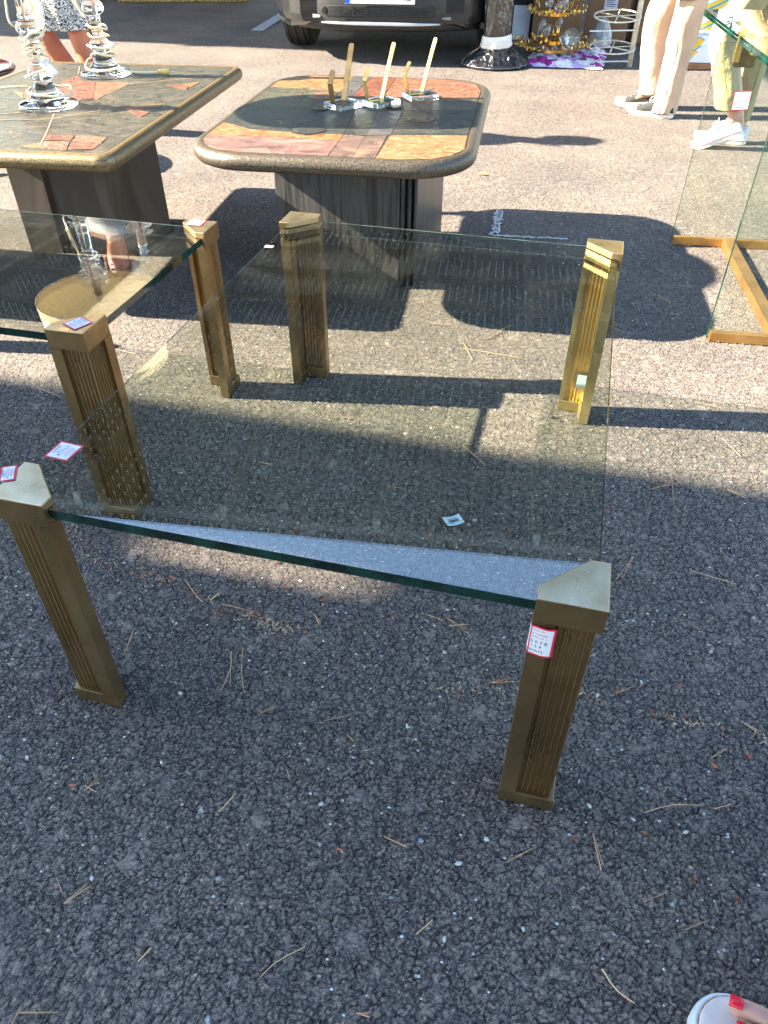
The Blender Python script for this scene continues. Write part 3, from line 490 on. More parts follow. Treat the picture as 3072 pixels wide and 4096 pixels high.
pedL([(-1.699,2.405),(-1.655,2.412),(-1.600,2.70),(-1.66,2.80),(-1.699,2.80)],'pedestal_side')
# ================================================================= DARK ROUND TABLE (far left)
D=thing('round_wooden_table','dark glossy mahogany side table with an oval top, cut by the left edge','side table',(-3.04,3.30,0),R(10))
rings=[]
for d,z in ((-.30,-.03),(-.03,-.030),(0,-.022),(.006,-.012),(0,-.002),(-.012,0),(-.018,-.004),(-.30,-.004)):
    rings.append([Vector(((.36+d)*math.cos(2*PI*k/64),(.30+d)*math.sin(2*PI*k/64),.42+z)) for k in range(64)])
MB().loft(rings).build('tabletop','dark_mahogany',D,smooth=True)
for sx in (-1,1):
    for sy in (-1,1):
        MB().tube(sm([(sx*.17,sy*.14,.40),(sx*.20,sy*.17,.28),(sx*.19,sy*.16,.12),(sx*.23,sy*.20,0)],5),.014,8).build('leg','dark_mahogany',D,smooth=True)
# low dark table just outside the left edge
E_=thing('low_wooden_table','low dark wooden table just beyond the left edge, beside the dark stone table','low table',(-2.98,1.93,0),R(4))
MB().prism(rrect(.66,.27,.06,6),.462,.492).build('tabletop','dark_mahogany',E_,bevel=.006)
MB().box(-.58,.58,-.20,.20,.40,.4615).build('apron','dark_mahogany',E_,bevel=.003)
for sx in (-1,1):
    for sy in (-1,1): MB().loft([[Vector((sx*(.55-0)+q*a,sy*.17+q*b,z)) for a,b in ((-1,-1),(1,-1),(1,1),(-1,1))] for z,q in ((.001,.016),(.398,.026))]).build('leg','dark_mahogany',E_,bevel=.003)
# ================================================================= BOOK STANDS
def stand(loc,rz,label,mir=1,k=1.0,mat='polished_brass'):
    s=thing('book_stand',label,'book stand',loc,rz,'bent brass and acrylic bookstands on the rounded stone table')
    b=MB().box(-.052,.052,-.042,.042,.001,.019).build('acrylic_base','acrylic',s,bevel=.0015); b.rotation_euler=(0,0,R(-8*mir))
    prof=sm([(-.052*k,.178),(-.027*k,.10),(-.004,.024),(.002,.0205),(.010,.0200),(.045,.0200),(.052,.022),(.055,.030),(.064,.075),(.0655,.080),(.062,.086),(.047,.116)],4)
    th=.0013; w=.0105; mb=MB(); rings=[]
    for i,p in enumerate(prof):
        a=prof[max(0,i-1)]; q=prof[min(len(prof)-1,i+1)]; d=Vector((q[0]-a[0],q[1]-a[1])).normalized(); n=Vector((-d.y,d.x))*th
        ww=w*(.75 if i in (0,len(prof)-1) else 1)
        rings.append([Vector((p[0]+n.x,-ww,p[1]+n.y)),Vector((p[0]+n.x,ww,p[1]+n.y)),Vector((p[0]-n.x,ww,p[1]-n.y)),Vector((p[0]-n.x,-ww,p[1]-n.y))])
    mb.loft(rings).build('brass_strip',mat,s)
    return s
stand((-0.833,2.641,.4995),R(248),'leftmost brass bookstand on the rounded stone table, shade put into its darker colour',1,mat='aged_brass_dark')  # darker material paints the shade of a strip turned from the sun
stand((-0.720,2.705,.4995),R(228),'middle bookstand with its acrylic base touching the left one',-1)
stand((-0.611,2.838,.4995),R(222),'rightmost bookstand, standing apart on the rounded stone table',1)

# ================================================================= CRYSTAL LAMPS
def lamp(loc,label,shade,seed):
    rd=random.Random(seed)
    t=thing('crystal_lamp',label,'table lamp',loc,0,'turned crystal lamps wound with cord')
    prof=[(.0,.0005),(.090,.0005),(.095,.004),(.095,.010),(.088,.016),(.060,.026),(.042,.044),(.031,.066),(.027,.078),(.036,.086),(.041,.097),(.037,.110),(.027,.121),(.022,.132),(.020,.16),(.021,.195),(.034,.205),(.040,.220),(.035,.236),(.023,.246),(.026,.255),(.022,.27),(.020,.34),(.023,.365),(.036,.376),(.040,.388),(.034,.400),(.022,.410),(.021,.425),(.030,.436),(.056,.447),(.058,.453),(.050,.458),(.0,.460)]
    mb=MB(); q=sm([(r,0,z) for r,z in prof],3); mb.lathe([(max(p.x,.0006),p.z) for p in q],40).build('crystal_column','crystal',t,smooth=True)
    if shade:
        MB().lathe([(.0005,.461),(.020,.461),(.020,.50),(.014,.505),(.014,.545),(.0005,.548)],20).build('socket','aged_brass',t,smooth=True)
        n=72; mb=MB(); r0,r1,z0,z1=.238,.215,.535,.800
        rings=[[Vector((r*math.cos(2*PI*k/n),r*math.sin(2*PI*k/n),z)) for k in range(n)] for r,z in ((r0,z0),(r1,z1),(r1-.0012,z1),(r0-.0012,z0),(r0,z0))]
        mb.loft(rings,cap=False); sh=mb.build('lamp_shade','shade_fabric',t,smooth=False)
        MB().lathe([(.012,z0+.004),(r0-.0022,z0+.004),(r0-.0022,z0+.0046),(.012,z0+.0046)],72).build('shade_diffuser','shade_fabric',sh)
        fr=MB(); 
        for k in range(3): a=k*2*PI/3+.4; fr.tube([(.012*math.cos(a),.012*math.sin(a),.545),((r0-.003)*math.cos(a),(r0-.003)*math.sin(a),z0+.004)],.0018,6)
        fr.tube([((r0-.003)*math.cos(2*PI*k/48),(r0-.003)*math.sin(2*PI*k/48),z0+.002) for k in range(49)],.0018,6)
        fr.build('shade_ring','galv_steel',sh,smooth=True)
    else:
        MB().lathe([(.0005,.461),(.019,.461),(.019,.530),(.022,.532),(.022,.548),(.018,.552),(.018,.575),(.0005,.575)],24).build('socket','chrome',t,smooth=True)
    return t
def cord(t,pts,r=.0036,mat='cord',n=7): return MB().tube(sm(pts,n),r,8).build('power_cord',mat,t,smooth=True)
def rad_at(z):
    P=[(0,.095),(.02,.08),(.044,.042),(.078,.03),(.097,.042),(.125,.028),(.19,.022),(.22,.042),(.25,.027),(.34,.022),(.388,.041),(.42,.022),(.46,.06)]
    for (a,b),(c,d) in zip(P,P[1:]):
        if a<=z<=c: return b+(d-b)*(z-a)/(c-a)
    return .03
def coil(z0,z1,turns,extra,rd,ph=0):
    n=int(turns*8); out=[]
    for k in range(n+1):
        u=k/n; z=z0+(z1-z0)*u+rd.uniform(-.006,.006)+.010*math.sin(u*turns*2*PI); a=ph+u*turns*2*PI; r=rad_at(min(.45,max(0,z)))+extra+rd.uniform(0,.007)
        out.append((r*math.cos(a),r*math.sin(a),z))
    return out
L1=lamp((-1.800,2.405,.5),'crystal lamp nearest the front of the dark stone table, with a beige drum shade',True,1)
rd=random.Random(3)
cord(L1,[(-.36,-.25,.006),(-.24,-.18,.012),(-.15,-.10,.055),(-.075,-.03,.060),(-.055,.0,.052),(-.02,-.062,.050),(.055,-.045,.040),(.075,.02,.036),(.05,.07,.05)]+coil(.055,.14,1.0,.008,rd,1.2)+[(.0,-.045,.16)]+coil(.15,.215,3.4,.006,rd,-1.0)+[(-.05,-.01,.23),(-.058,.0,.29),(-.035,-.01,.35),(-.03,-.012,.40),(.0,-.035,.44)])
sw=MB().box(-.032,.032,-.013,.013,-.009,.009).build('cord_switch','switch_plastic',L1,bevel=.006,seg=3,smooth=True); sw.location=(.060,-.030,.118); sw.rotation_euler=(R(15),R(32),R(-20))
MB().tube([(.0,-.013,.0),(0,-.016,0)],.004,10).build('switch_button','cord_yellow',sw)
L2=lamp((-1.898,2.935,.5),'crystal lamp without a shade, standing farther back on the dark stone table',False,2)
rd=random.Random(8)
cord(L2,[(.20,.05,.010),(.15,.02,.012),(.115,-.01,.018),(.085,-.04,.030),(.03,-.075,.026),(-.04,-.065,.030),(-.065,0,.05),(-.04,.05,.058)]+coil(.055,.185,4.3,.006,rd,2.2)+[(-.045,-.01,.21),(-.055,-.01,.25),(-.02,.045,.262),(.035,.02,.258),(.03,-.03,.248),(.045,-.01,.30),(.055,0,.34),(.03,.01,.40),(.02,-.02,.44)])
pl=MB().lathe([(.0005,-.022),(.006,-.022),(.010,-.012),(.012,.010),(.010,.022),(.0005,.022)],12,M=Matrix.Rotation(R(90),4,'Y')).build('plug','cord_yellow',L2,smooth=True); pl.location=(.222,.055,.013); pl.rotation_euler=(0,0,R(14))
MB().tube([(.022,-.006,0),(.042,-.006,0)],.0022,8).tube([(.022,.006,0),(.042,.006,0)],.0022,8).build('plug_pin','chrome',pl,smooth=True)
sw=MB().box(-.030,.030,-.013,.013,-.008,.008).build('cord_switch','cord',L2,bevel=.006,seg=3,smooth=True); sw.location=(-.048,-.012,.225); sw.rotation_euler=(R(10),R(62),R(20))
# ================================================================= GLASS CONSOLE (right)
Cn=thing('glass_console_table','clear glass console table with upright panes on brass floor bars, at the right edge','console table',(.357,3.075,0),R(5.6))
def cb(x0,x1,y0,y1,z0,z1,name='floor_bar',mat='copper_brass',bev=.0012): return MB().box(x0,x1,y0,y1,z0,z1).build(name,mat,Cn,bevel=bev)
cb(.004,1.10,-.020,.0,.001,.031); cb(.004,1.10,-.832,-.812,.001,.031); cb(.185,.225,-.8115,-.0205,.001,.033)
cb(.86,.90,-.8115,-.0205,.001,.033)
def pane(y0):
    mb=MB(); v=[(0,y0,.004),(1.104,y0,.004),(1.104,y0+.014,.004),(0,y0+.014,.004)]; v+=[(a,b,.668) for a,b,_ in v]
    mb.add(v,[(0,1,5,4),(2,3,7,6)],0); mb.add(v,[(1,2,6,5),(3,0,4,7),(4,5,6,7),(3,2,1,0)],1); return mb.build('glass_pane',['clear_pane','glass_edge'],Cn,fix=False)
pane(.0005); pane(-.8117)
mb=MB(); mb.prism([(.052,-1.36),(1.10,-1.36),(1.10,.68),(.052,.68)],.670,.680,0,side=1); mb.build('glass_top',['clear_pane','glass_edge'],Cn)
mb=MB(); mb.prism([(.052,-1.36),(1.10,-1.36),(1.10,.68),(.052,.68)],.6812,.691,0,side=1); mb.build('glass_top',['clear_pane','glass_edge'],Cn)
for y0 in (.0,-.812):
    for x0 in (.060,.95):
        k=MB(); k.box(x0-.011,x0+.009,y0-.012,y0-.001,.615,.712); k.box(x0-.012,x0+.038,y0-.022,y0+.025,.6925,.701); k.build('clamp','polished_brass',Cn,bevel=.001)
        k=MB().prism(rrect(.034,.032,.008,5,x0+.034,.628),0,.006,M=Matrix(((1,0,0,0),(0,0,1,y0+.0150),(0,1,0,0),(0,0,0,1)))).build('bracket_plate','aged_brass_dark',Cn); 
        b=MB().ball((x0+.045,y0-.004,.64),.007).build('screw','polished_brass',Cn,smooth=True)
price_tag(Cn,frame((.115,-.0012,.50),(1,0,0.06),(0,0,1)),.058,.060,label='red bordered price tag stuck on the upright pane')
# ================================================================= PEOPLE
def skin_body(name,verts,edges,rad,mat,parent,sub=2):
    me=bpy.data.meshes.new(name); me.from_pydata([tuple(v) for v in verts],edges,[]); o=link(name,me,mat,parent)
    m=o.modifiers.new('Skin','SKIN'); m.use_smooth_shade=True; sd=me.skin_vertices[0].data
    for i,r in enumerate(rad): sd[i].radius=(r,r) if not isinstance(r,tuple) else r
    sd[0].use_root=True; s=o.modifiers.new('Sub','SUBSURF'); s.levels=1; s.render_levels=sub
    return o
def figure(t,J,skin,toes=False,scale=1):
    """J: joint positions in the thing's space"""
    V=[];E=[];Rd=[]
    def add(p,r,link_=None):
        V.append(Vector(p)); Rd.append(r); i=len(V)-1
        if link_ is not None: E.append((link_,i))
        return i
    pel=add(J['pelvis'],.12); ch=add(J['chest'],.13,pel); nk0=add(Vector(J['neck'])-Vector((0,0,.03)),.062,ch); nk=add(J['neck'],.052,nk0)
    h=Vector(J['head']); f=Vector(J['face']).normalized(); j1=add(h+f*.012-Vector((0,0,.07)),(.060,.066),nk); j2=add(h,(.078,.086),j1); j3=add(h+Vector((0,0,.065)),(.066,.074),j2)
    for s in 'LR':
        sh=add(J['shoulder'+s],.058,ch); el=add(J['elbow'+s],.040,sh); fa=add(Vector(J['elbow'+s]).lerp(Vector(J['wrist'+s]),.35),.038,el); wr=add(J['wrist'+s],.026,fa)
        d=Vector(J['hand'+s]).normalized(); side=Vector(J.get('palm'+s,(0,1,0))); side=(side-d*side.dot(d)).normalized(); nrm=d.cross(side)
        w=Vector(J['wrist'+s]); pc=add(w+d*.045,(.030,.016),wr)
        for k,(o_,ln,sp) in enumerate(((-.030,.070,-.20),(-.010,.080,-.06),(.010,.076,.05),(.029,.060,.18))):
            a=add(w+d*.085+side*o_,.0092,pc); dd=(d+side*sp+nrm*.25).normalized(); b=add(V[a]+dd*ln*.45,.0085,a); dd2=(d*.75+side*sp+nrm*.75).normalized(); c_=add(V[b]+dd2*ln*.32,.0078,b); add(V[c_]+(dd2+nrm*.5).normalized()*ln*.23,.0062,c_)
        a=add(w+d*.030-side*.030,.012,pc); b=add(V[a]+(d*.6-side*.75+nrm*.2).normalized()*.034,.0105,a); add(V[b]+(d*.85-side*.35+nrm*.3).normalized()*.028,.0080,b)
        hp=add(J['hip'+s],.088,pel); kn=add(J['knee'+s],.055,hp); cf=add(Vector(J['knee'+s]).lerp(Vector(J['ankle'+s]),.32)+Vector(J.get('calf',(0,0,0))),.053,kn); an=add(J['ankle'+s],.034,cf)
        tp=Vector(J['toe'+s]); ap=Vector(J['ankle'+s]); d=(tp-ap); d.z=0; d.normalize()
        he=add(ap-d*.035-Vector((0,0,ap.z-.035-tp.z+.02)) if not toes else ap-d*.03-Vector((0,0,.035)),.026,an)
        mf=add(ap.lerp(tp,.55)+Vector((0,0,.008)),(.036,.022),an)
        if not toes or s!=toes: add(tp,(.030,.014),mf)
        else:
            sd=Vector((-d.y,d.x,0))*(1 if s=='R' else -1)   # towards the big toe
            for k,(o_,ln,r) in enumerate(((.026,.062,.0130),(.005,.054,.0088),(-.011,.046,.0082),(-.025,.038,.0078),(-.038,.030,.0074))):
                a=add(tp-d*.030+sd*o_+Vector((0,0,.004)),r*.95,mf); b=add(tp+d*(ln*.45-.02)+sd*(o_*1.05)+Vector((0,0,.006)),r*.9,a); add(tp+d*(ln-.022)+sd*(o_*1.02)+Vector((0,0,-.001)),r*.92,b)
    o=skin_body('body',V,E,Rd,skin,t)
    # face
    hf=MB(); c=h+f*.085; sx=Vector((-f.y,f.x,0)); 
    for s in (-1,1):
        MB().ball(h+f*.074+sx*s*.030+Vector((0,0,.012)),.009,10,6).build('eye','eye_dark',o,smooth=True); MB().ball(h+sx*s*.083+Vector((0,0,-.005)),(.016,.016,.028),10,6).build('ear',skin,o,smooth=True)
    MB().ball(h+f*.090+Vector((0,0,-.016)),(.013,.013,.020),10,6).build('nose',skin,o,smooth=True)
    MB().ball(h+f*.080+Vector((0,0,-.052)),(.018,.018,.006),10,6).build('mouth','lip',o,smooth=True)
    return o
def garment(mb,rs,n=40,seed=0,wr=.05,mi=0,fold=0,cap=False,steps=7):
    P=sm([Vector((a,b,c)) for a,b,c,_,_ in rs],steps); Q=sm([Vector((d,e,0)) for *_,d,e in rs],steps); rings=[]
    for k,(p,q) in enumerate(zip(P,Q)):
        ring=[]
        for i in range(n):
            a=2*PI*i/n; d=Vector((math.cos(a),math.sin(a),0)); v=noise.noise(Vector((d.x*1.3+seed,d.y*1.3,p.z*6)))*wr+noise.noise(Vector((d.x*2+seed,d.y*2,p.z*17+d.x*4)))*wr*.55
            if fold: v+=fold*math.sin(a*9+seed+p.z*3)
            ring.append(p+Vector((d.x*q.x*(1+v),d.y*q.y*(1+v),0)))
        rings.append(ring)
    if cap!='none' : pass
    return mb.loft(rings,cap=bool(cap),mi=mi)
def hair(t,h,f,mat,long=.0):
    h=Vector(h); f=Vector(f).normalized(); rings=[]
    mb=MB(); c=h-f*.018+Vector((0,0,.035)); n=24; m=12
    for j in range(m+1):
        th=PI*.62*j/m+.02; ring=[]
        for i in range(n):
            a=2*PI*i/n; d=Vector((math.cos(a),math.sin(a),0)); fr=max(0,d.dot(f)); r=.103*math.sin(th)*(1+.05*noise.noise(Vector((d.x*6,d.y*6,j)))); z=.105*math.cos(th)
            if fr>.55 and j>m*.55: z=max(z,.035)
            if j>m*.7: z-=long*(j/m-.7)/.3*(1-fr)
            ring.append(c+Vector((d.x*r,d.y*r,z)))
        rings.append(ring)
    mb.loft(rings,cap=False).add([c+Vector((0,0,.106))],[]); o=mb.build('hair',mat,t,smooth=True); s=o.modifiers.new('Solid','SOLIDIFY'); s.thickness=.012; return o
def sneaker(t,loc,rz,pitch,upper,stripe,L_=.285,tongue='canvas_white'):
    s=bpy.data.objects.new('sneaker',None)
    k=L_/.285; X=[-.125,-.118,-.100,-.06,-.02,.02,.06,.095,.125,.148,.158]; Wd=[.008,.024,.032,.033,.032,.037,.045,.047,.041,.027,.006]
    pl=sm([(x*k,w) for x,w in zip(X,Wd)] if False else [(x*k,w,0) for x,w in zip(X,Wd)],3); pl=[(p.x,max(.003,p.y)) for p in pl]
    out=[(x,-w-.003) for x,w in pl]+[(x,w+.003) for x,w in reversed(pl)]
    def roll(x): return max(0,(x-.09)*.18)+max(0,(x-.125)*.25)
    mb=MB(); n=len(out); zs=(.0,.004,.024,.028); sc_=(.97,1,1,.97); rings=[[Vector((x*q,y*q,z+roll(x))) for x,y in out] for z,q in zip(zs,sc_)]; mb.loft(rings)
    sole=mb.build('sneaker','rubber_white',t,smooth=False); sole.name='sneaker'
    Mx=Matrix.Translation(loc)@Matrix.Rotation(rz,4,'Z')@Matrix.Translation((.10*k,0,0))@Matrix.Rotation(pitch,4,'Y')@Matrix.Translation((-.10*k,0,0)); sole.matrix_local=Mx
    H=[.070,.088,.092,.088,.092,.080,.062,.048,.042,.034,.022]; HH=sm([(x*k,h,0) for x,h in zip(X,H)],3); rings=[]
    for (x,w),hp in zip(pl,HH):
        h=hp.y; rings.append([Vector((x,w*math.cos(a)*(1.0 if math.sin(a)<.5 else .98),.020+roll(x)+(h-.020)*math.sin(a)**.75)) for a in [PI*i/16 for i in range(17)]])
    MB().loft(rings,cap=False,closed=False).build('upper',upper,sole,smooth=True)
    i0=[i for i,(x,w) in enumerate(pl) if x>.088*k][0]; rg=[[Vector((p.x,p.y*1.03,.02+(p.z-.02)*1.05)) for p in r] for r in rings[i0:]]
    MB().loft(rg,cap=False,closed=False).build('toe_cap','rubber_white',sole,smooth=True)
    st=MB(); 
    for sg in (-1,1): st.tube([(x,sg*(w+.0032),.021+roll(x)) for x,w in pl],.0016,6)
    st.build('sole_stripe',stripe,sole)
    lc=MB(); 
    for j in range(5):
        x=(-.005+.021*j)*k; zz=.086-.0098*j; a=.020; lc.tube([(x-.004,-a,zz-.010),(x,-a*.5,zz+.002),(x+.006,a*.4,zz+.003),(x+.010,a,zz-.011)],.0024,6); lc.tube([(x+.008,-a,zz-.014),(x+.004,0,zz+.001),(x-.002,a,zz-.008)],.0022,6)
    lc.tube(sm([(-.005,0,.095),(.01,.03,.108),(.025,.036,.085),(.0,.01,.092),(-.012,-.03,.105),(.0,-.04,.08)],4),.0022,6)
    lc.build('laces','rubber_white',sole,smooth=True)
    return sole
def base_joints(x,y,face,hz=.90,**k):
    f=Vector(face).normalized(); s=Vector((f.y,-f.x,0))*-1  # left-hand side
    J=dict(face=f,pelvis=(x,y,hz+.04),chest=(x,y,1.28),neck=(x,y,1.47),head=Vector((x,y,1.60))+f*.02)
    for n_,q in (('L',1),('R',-1)):
        J['hip'+n_]=Vector((x,y,hz-.02))+s*q*.085; J['shoulder'+n_]=Vector((x,y,1.37))+s*q*.165; J['elbow'+n_]=Vector((x,y,1.10))+s*q*.21-f*.03; J['wrist'+n_]=Vector((x,y,.86))+s*q*.20+f*.06
        J['hand'+n_]=Vector((0,0,-1))+f*.15; J['palm'+n_]=-f; J['knee'+n_]=Vector((x,y,.49))+s*q*.085; J['ankle'+n_]=Vector((x,y,.08))+s*q*.085; J['toe'+n_]=J['ankle'+n_]+f*.13-Vector((0,0,.06))
    J.update(k); return J
def shirt(t,J,mat,mb=None,w=.175,d=.125):
    f=Vector(J['face']); ax=abs(f.x)>abs(f.y); rx,ry=(d,w) if ax else (w,d)
    c=Vector(J['chest']); mb=MB(); p=Vector(J['pelvis'])
    garment(mb,[(p.x,p.y,p.z-.10,rx*1.02,ry*1.02),(p.x,p.y,p.z+.06,rx*.97,ry*.95),(c.x,c.y,c.z-.08,rx*.96,ry),(c.x,c.y,c.z+.06,rx*.92,ry*1.05),(c.x,c.y,c.z+.13,rx*.62,ry*.72),(c.x,c.y,c.z+.165,rx*.40,ry*.36)],seed=3,wr=.05)
    for s in 'LR':
        a=Vector(J['shoulder'+s]); e=Vector(J['elbow'+s]); mb.tube(sm([a.lerp(Vector(J['chest'])+Vector((0,0,.07)),.3),a,a.lerp(e,.5),a.lerp(e,.95)],4),[.060]*5+[.066]*4+[.062]*3+[.060],14)
    mb.build('shirt',mat,t,smooth=True)
def trousers(t,legs,hip,mat,seam,seed,wr=.06,hem=.0):
    mb=MB()
    for k,l in enumerate(legs): garment(mb,l,seed=seed+k*7,wr=wr*1.8)
    garment(mb,hip,seed=seed+20,wr=.03)
    o=mb.build('trousers',mat,t,smooth=True); s=o.modifiers.new('Solid','SOLIDIFY'); s.thickness=.004; s.offset=-1
    return o
def seamline(t,l,ang,mat,n=7,r=.0022):
    P=sm([Vector((a,b,c)) for a,b,c,_,_ in l],5); Q=sm([Vector((d,e,0)) for *_,d,e in l],5)
    MB().tube([p+Vector((math.cos(ang)*q.x*1.015,math.sin(ang)*q.y*1.015,0)) for p,q in zip(P,Q)],r,5).build('seam',mat,t)
# --- person in cream trousers
bx,by=.36,5.30
A=thing('person','person in wide cream denim trousers and dark canvas sneakers, walking to the left','person',(bx,by,0))
J=base_joints(.07,.02,(-1,0,0),kneeL=Vector((.02,-.075,.48)),ankleL=Vector((.020,-.085,.085)),toeL=Vector((-.10,-.06,.03)),kneeR=Vector((-.135,.13,.49)),ankleR=Vector((-.06,.125,.085)),toeR=Vector((-.19,.12,.03)))
J['hipL']=Vector((.075,-.08,.88)); J['hipR']=Vector((.06,.09,.88))
figure(A,J,'skin_mid'); shirt(A,J,'shirt_navy'); hair(A,J['head'],J['face'],'hair_brown',.1)
lA=[(.010,-.088,.028,.076,.070),(.022,-.086,.12,.073,.068),(.030,-.080,.30,.073,.068),(.035,-.078,.48,.080,.073),(.055,-.078,.66,.090,.080),(.07,-.075,.86,.105,.09)]
lB=[(-.070,.120,.082,.074,.072),(-.080,.122,.20,.073,.070),(-.105,.124,.36,.078,.072),(-.100,.118,.50,.082,.075),(-.03,.10,.66,.094,.085),(.05,.085,.86,.108,.095)]
trousers(A,[lA,lB],[(.065,.0,.76,.10,.12),(.07,.0,.86,.125,.165),(.07,0,.96,.120,.160),(.07,0,1.02,.112,.15)],'denim_cream','seam_thread',1,.085)
seamline(A,lA,-1.9,'seam_thread'); seamline(A,lB,-1.35,'seam_thread')
sneaker(A,(-.045,-.085,0),R(167),0,'canvas_dark','stripe_black'); sneaker(A,(-.115,.125,0),R(178),R(4),'canvas_dark','stripe_black')
B_=thing('shoulder_bag','small black bag hanging at the hip of the person in cream trousers','bag',(bx+.0,by-.14,.60))
q=MB(); garment(q,[(0,0,-.012,.02,.01),(0,0,.0,.10,.03),(0,0,.10,.13,.045),(0,0,.20,.11,.03),(0,0,.205,.02,.01)],seed=5,wr=.08,cap=True); q.build('bag_body','bag_black',B_,smooth=True)
MB().tube(sm([(-.10,0,.2),(-.08,.02,.5),(0,.09,.80),(.09,.16,.70),(.12,.10,.4),(.10,.0,.2)],6),.006,6).build('strap','bag_black',B_)
# --- person in olive trousers
bx,by=.70,4.62
P2=thing('person','person in cropped olive trousers and white canvas sneakers, mid-stride behind the glass console','person',(bx,by,0))
J=base_joints(.02,.02,(-1,0,0),kneeL=Vector((-.155,-.06,.50)),ankleL=Vector((.0,-.06,.155)),toeL=Vector((-.08,-.06,.05)),kneeR=Vector((.02,.07,.48)),ankleR=Vector((.03,.06,.085)),toeR=Vector((-.07,.06,.03)))
J['hipL']=Vector((.04,-.08,.88)); J['hipR']=Vector((.04,.08,.88)); J['shoulderL']=Vector((.03,-.165,1.37)); J['shoulderR']=Vector((.03,.165,1.37)); J['elbowL']=Vector((.09,-.20,1.08)); J['wristL']=Vector((.075,-.20,.845)); J['handL']=Vector((-.25,-.05,-1)); J['palmL']=Vector((1,0,0)); J['elbowR']=Vector((-.02,.21,1.08)); J['wristR']=Vector((.05,.22,.95)); J['handR']=Vector((-.3,0,-1))
figure(P2,J,'skin_pale'); shirt(P2,J,'shirt_white'); hair(P2,J['head'],J['face'],'hair_grey',.08)
lA=[(-.055,-.062,.185,.056,.050),(-.082,-.062,.26,.060,.054),(-.125,-.062,.38,.066,.058),(-.155,-.062,.50,.074,.066),(-.085,-.070,.66,.088,.080),(.03,-.075,.86,.110,.094)]
lB=[(.028,.062,.115,.054,.050),(.028,.064,.26,.060,.056),(.026,.068,.42,.070,.064),(.024,.072,.54,.078,.070),(.03,.078,.68,.09,.08),(.04,.078,.86,.108,.094)]
trousers(P2,[lA,lB],[(.035,.0,.76,.10,.12),(.03,.0,.86,.125,.165),(.02,0,.96,.120,.160),(.02,0,1.02,.112,.15)],'denim_olive','seam_olive',9,.085)
seamline(P2,lA,-1.7,'seam_olive'); seamline(P2,lB,-1.2,'seam_olive')
sneaker(P2,(-.045,-.065,.0),R(178),R(24),'canvas_white','stripe_red',.255); sneaker(P2,(-.025,.062,0),R(180),0,'canvas_white','stripe_red',.275)
# --- person in a patterned skirt behind the stone table
sx_,sy_=-2.78,4.02
P3=thing('person','person with tanned legs and a patterned skirt behind the dark stone table','person',(sx_,sy_,0))
J=base_joints(.0,.0,(.2,-1,0)); J['kneeL']=Vector((.085,-.03,.47)); J['kneeR']=Vector((-.12,-.03,.46)); J['ankleL']=Vector((.155,.0,.08)); J['ankleR']=Vector((.03,.10,.08)); J['toeL']=Vector((.19,-.13,.02)); J['toeR']=Vector((.06,-.03,.02)); J['hipR']=Vector((-.12,.03,.84)); J['hipL']=Vector((.05,.0,.84))
figure(P3,J,'skin_tan'); shirt(P3,J,'shirt_grey'); hair(P3,J['head'],J['face'],'hair_grey')
q=MB(); garment(q,[(.02,.0,.50,.152,.150),(.02,0,.60,.150,.150),(.01,0,.76,.155,.14),(0,0,.90,.165,.14),(0,0,1.0,.135,.12)],n=96,seed=4,wr=.05,fold=.045); o=q.build('skirt','skirt_print',P3,smooth=True); s=o.modifiers.new('Solid','SOLIDIFY'); s.thickness=.003
for s,(a,b) in (('L',(.16,-.05)),('R',(.035,.05))):
    MB().prism(rrect(.045,.12,.04,6,a,b),.001,.025).build('shoe_sole','bag_black',P3,bevel=.004)
    q=MB(); q.loft([[Vector((a+.045*math.cos(t_)*1.0,b-.03+dy,.025+.045*math.sin(t_))) for t_ in [PI*i/10 for i in range(11)]] for dy in (-.045,-.02,.01,.03)],cap=False,closed=False); q.build('shoe_strap','bag_black',P3,smooth=True)
# --- person whose sandalled foot enters at the lower right
fx,fy,fa=.426,.338,R(168)
P4=thing('person','person with red toenails in a pale sandal, at the lower right corner','person',(fx,fy,0),fa)
J=base_joints(-.20,.02,(1,0,0)); J['ankleL']=Vector((-.075,.0,.105)); J['kneeL']=Vector((-.09,.01,.49)); J['hipL']=Vector((-.20,.07,.88)); J['toeL']=Vector((.065,.0,.046))
J['hipR']=Vector((-.20,-.09,.88)); J['kneeR']=Vector((-.30,-.14,.49)); J['ankleR']=Vector((-.36,-.17,.105)); J['toeR']=Vector((-.22,-.17,.045))
for s in 'LR': J['wrist'+s]=Vector((-.30,(.2 if s=='L' else -.2),.86)); J['elbow'+s]=Vector((-.27,(.21 if s=='L' else -.21),1.1)); J['hand'+s]=(-.1,0,-1)
figure(P4,J,'skin_pale','L'); shirt(P4,J,'shirt_navy'); hair(P4,J['head'],J['face'],'hair_brown',.12)
trousers(P4,[[(-.085,.005,.20,.075,.07),(-.09,.01,.49,.08,.075),(-.19,.07,.86,.10,.09)],[(-.35,-.165,.20,.075,.07),(-.30,-.14,.49,.08,.075),(-.20,-.09,.86,.10,.09)]],[(-.2,0,.76,.1,.12),(-.2,0,.86,.125,.165),(-.2,0,1.02,.115,.155)],'shirt_grey','seam_olive',4)
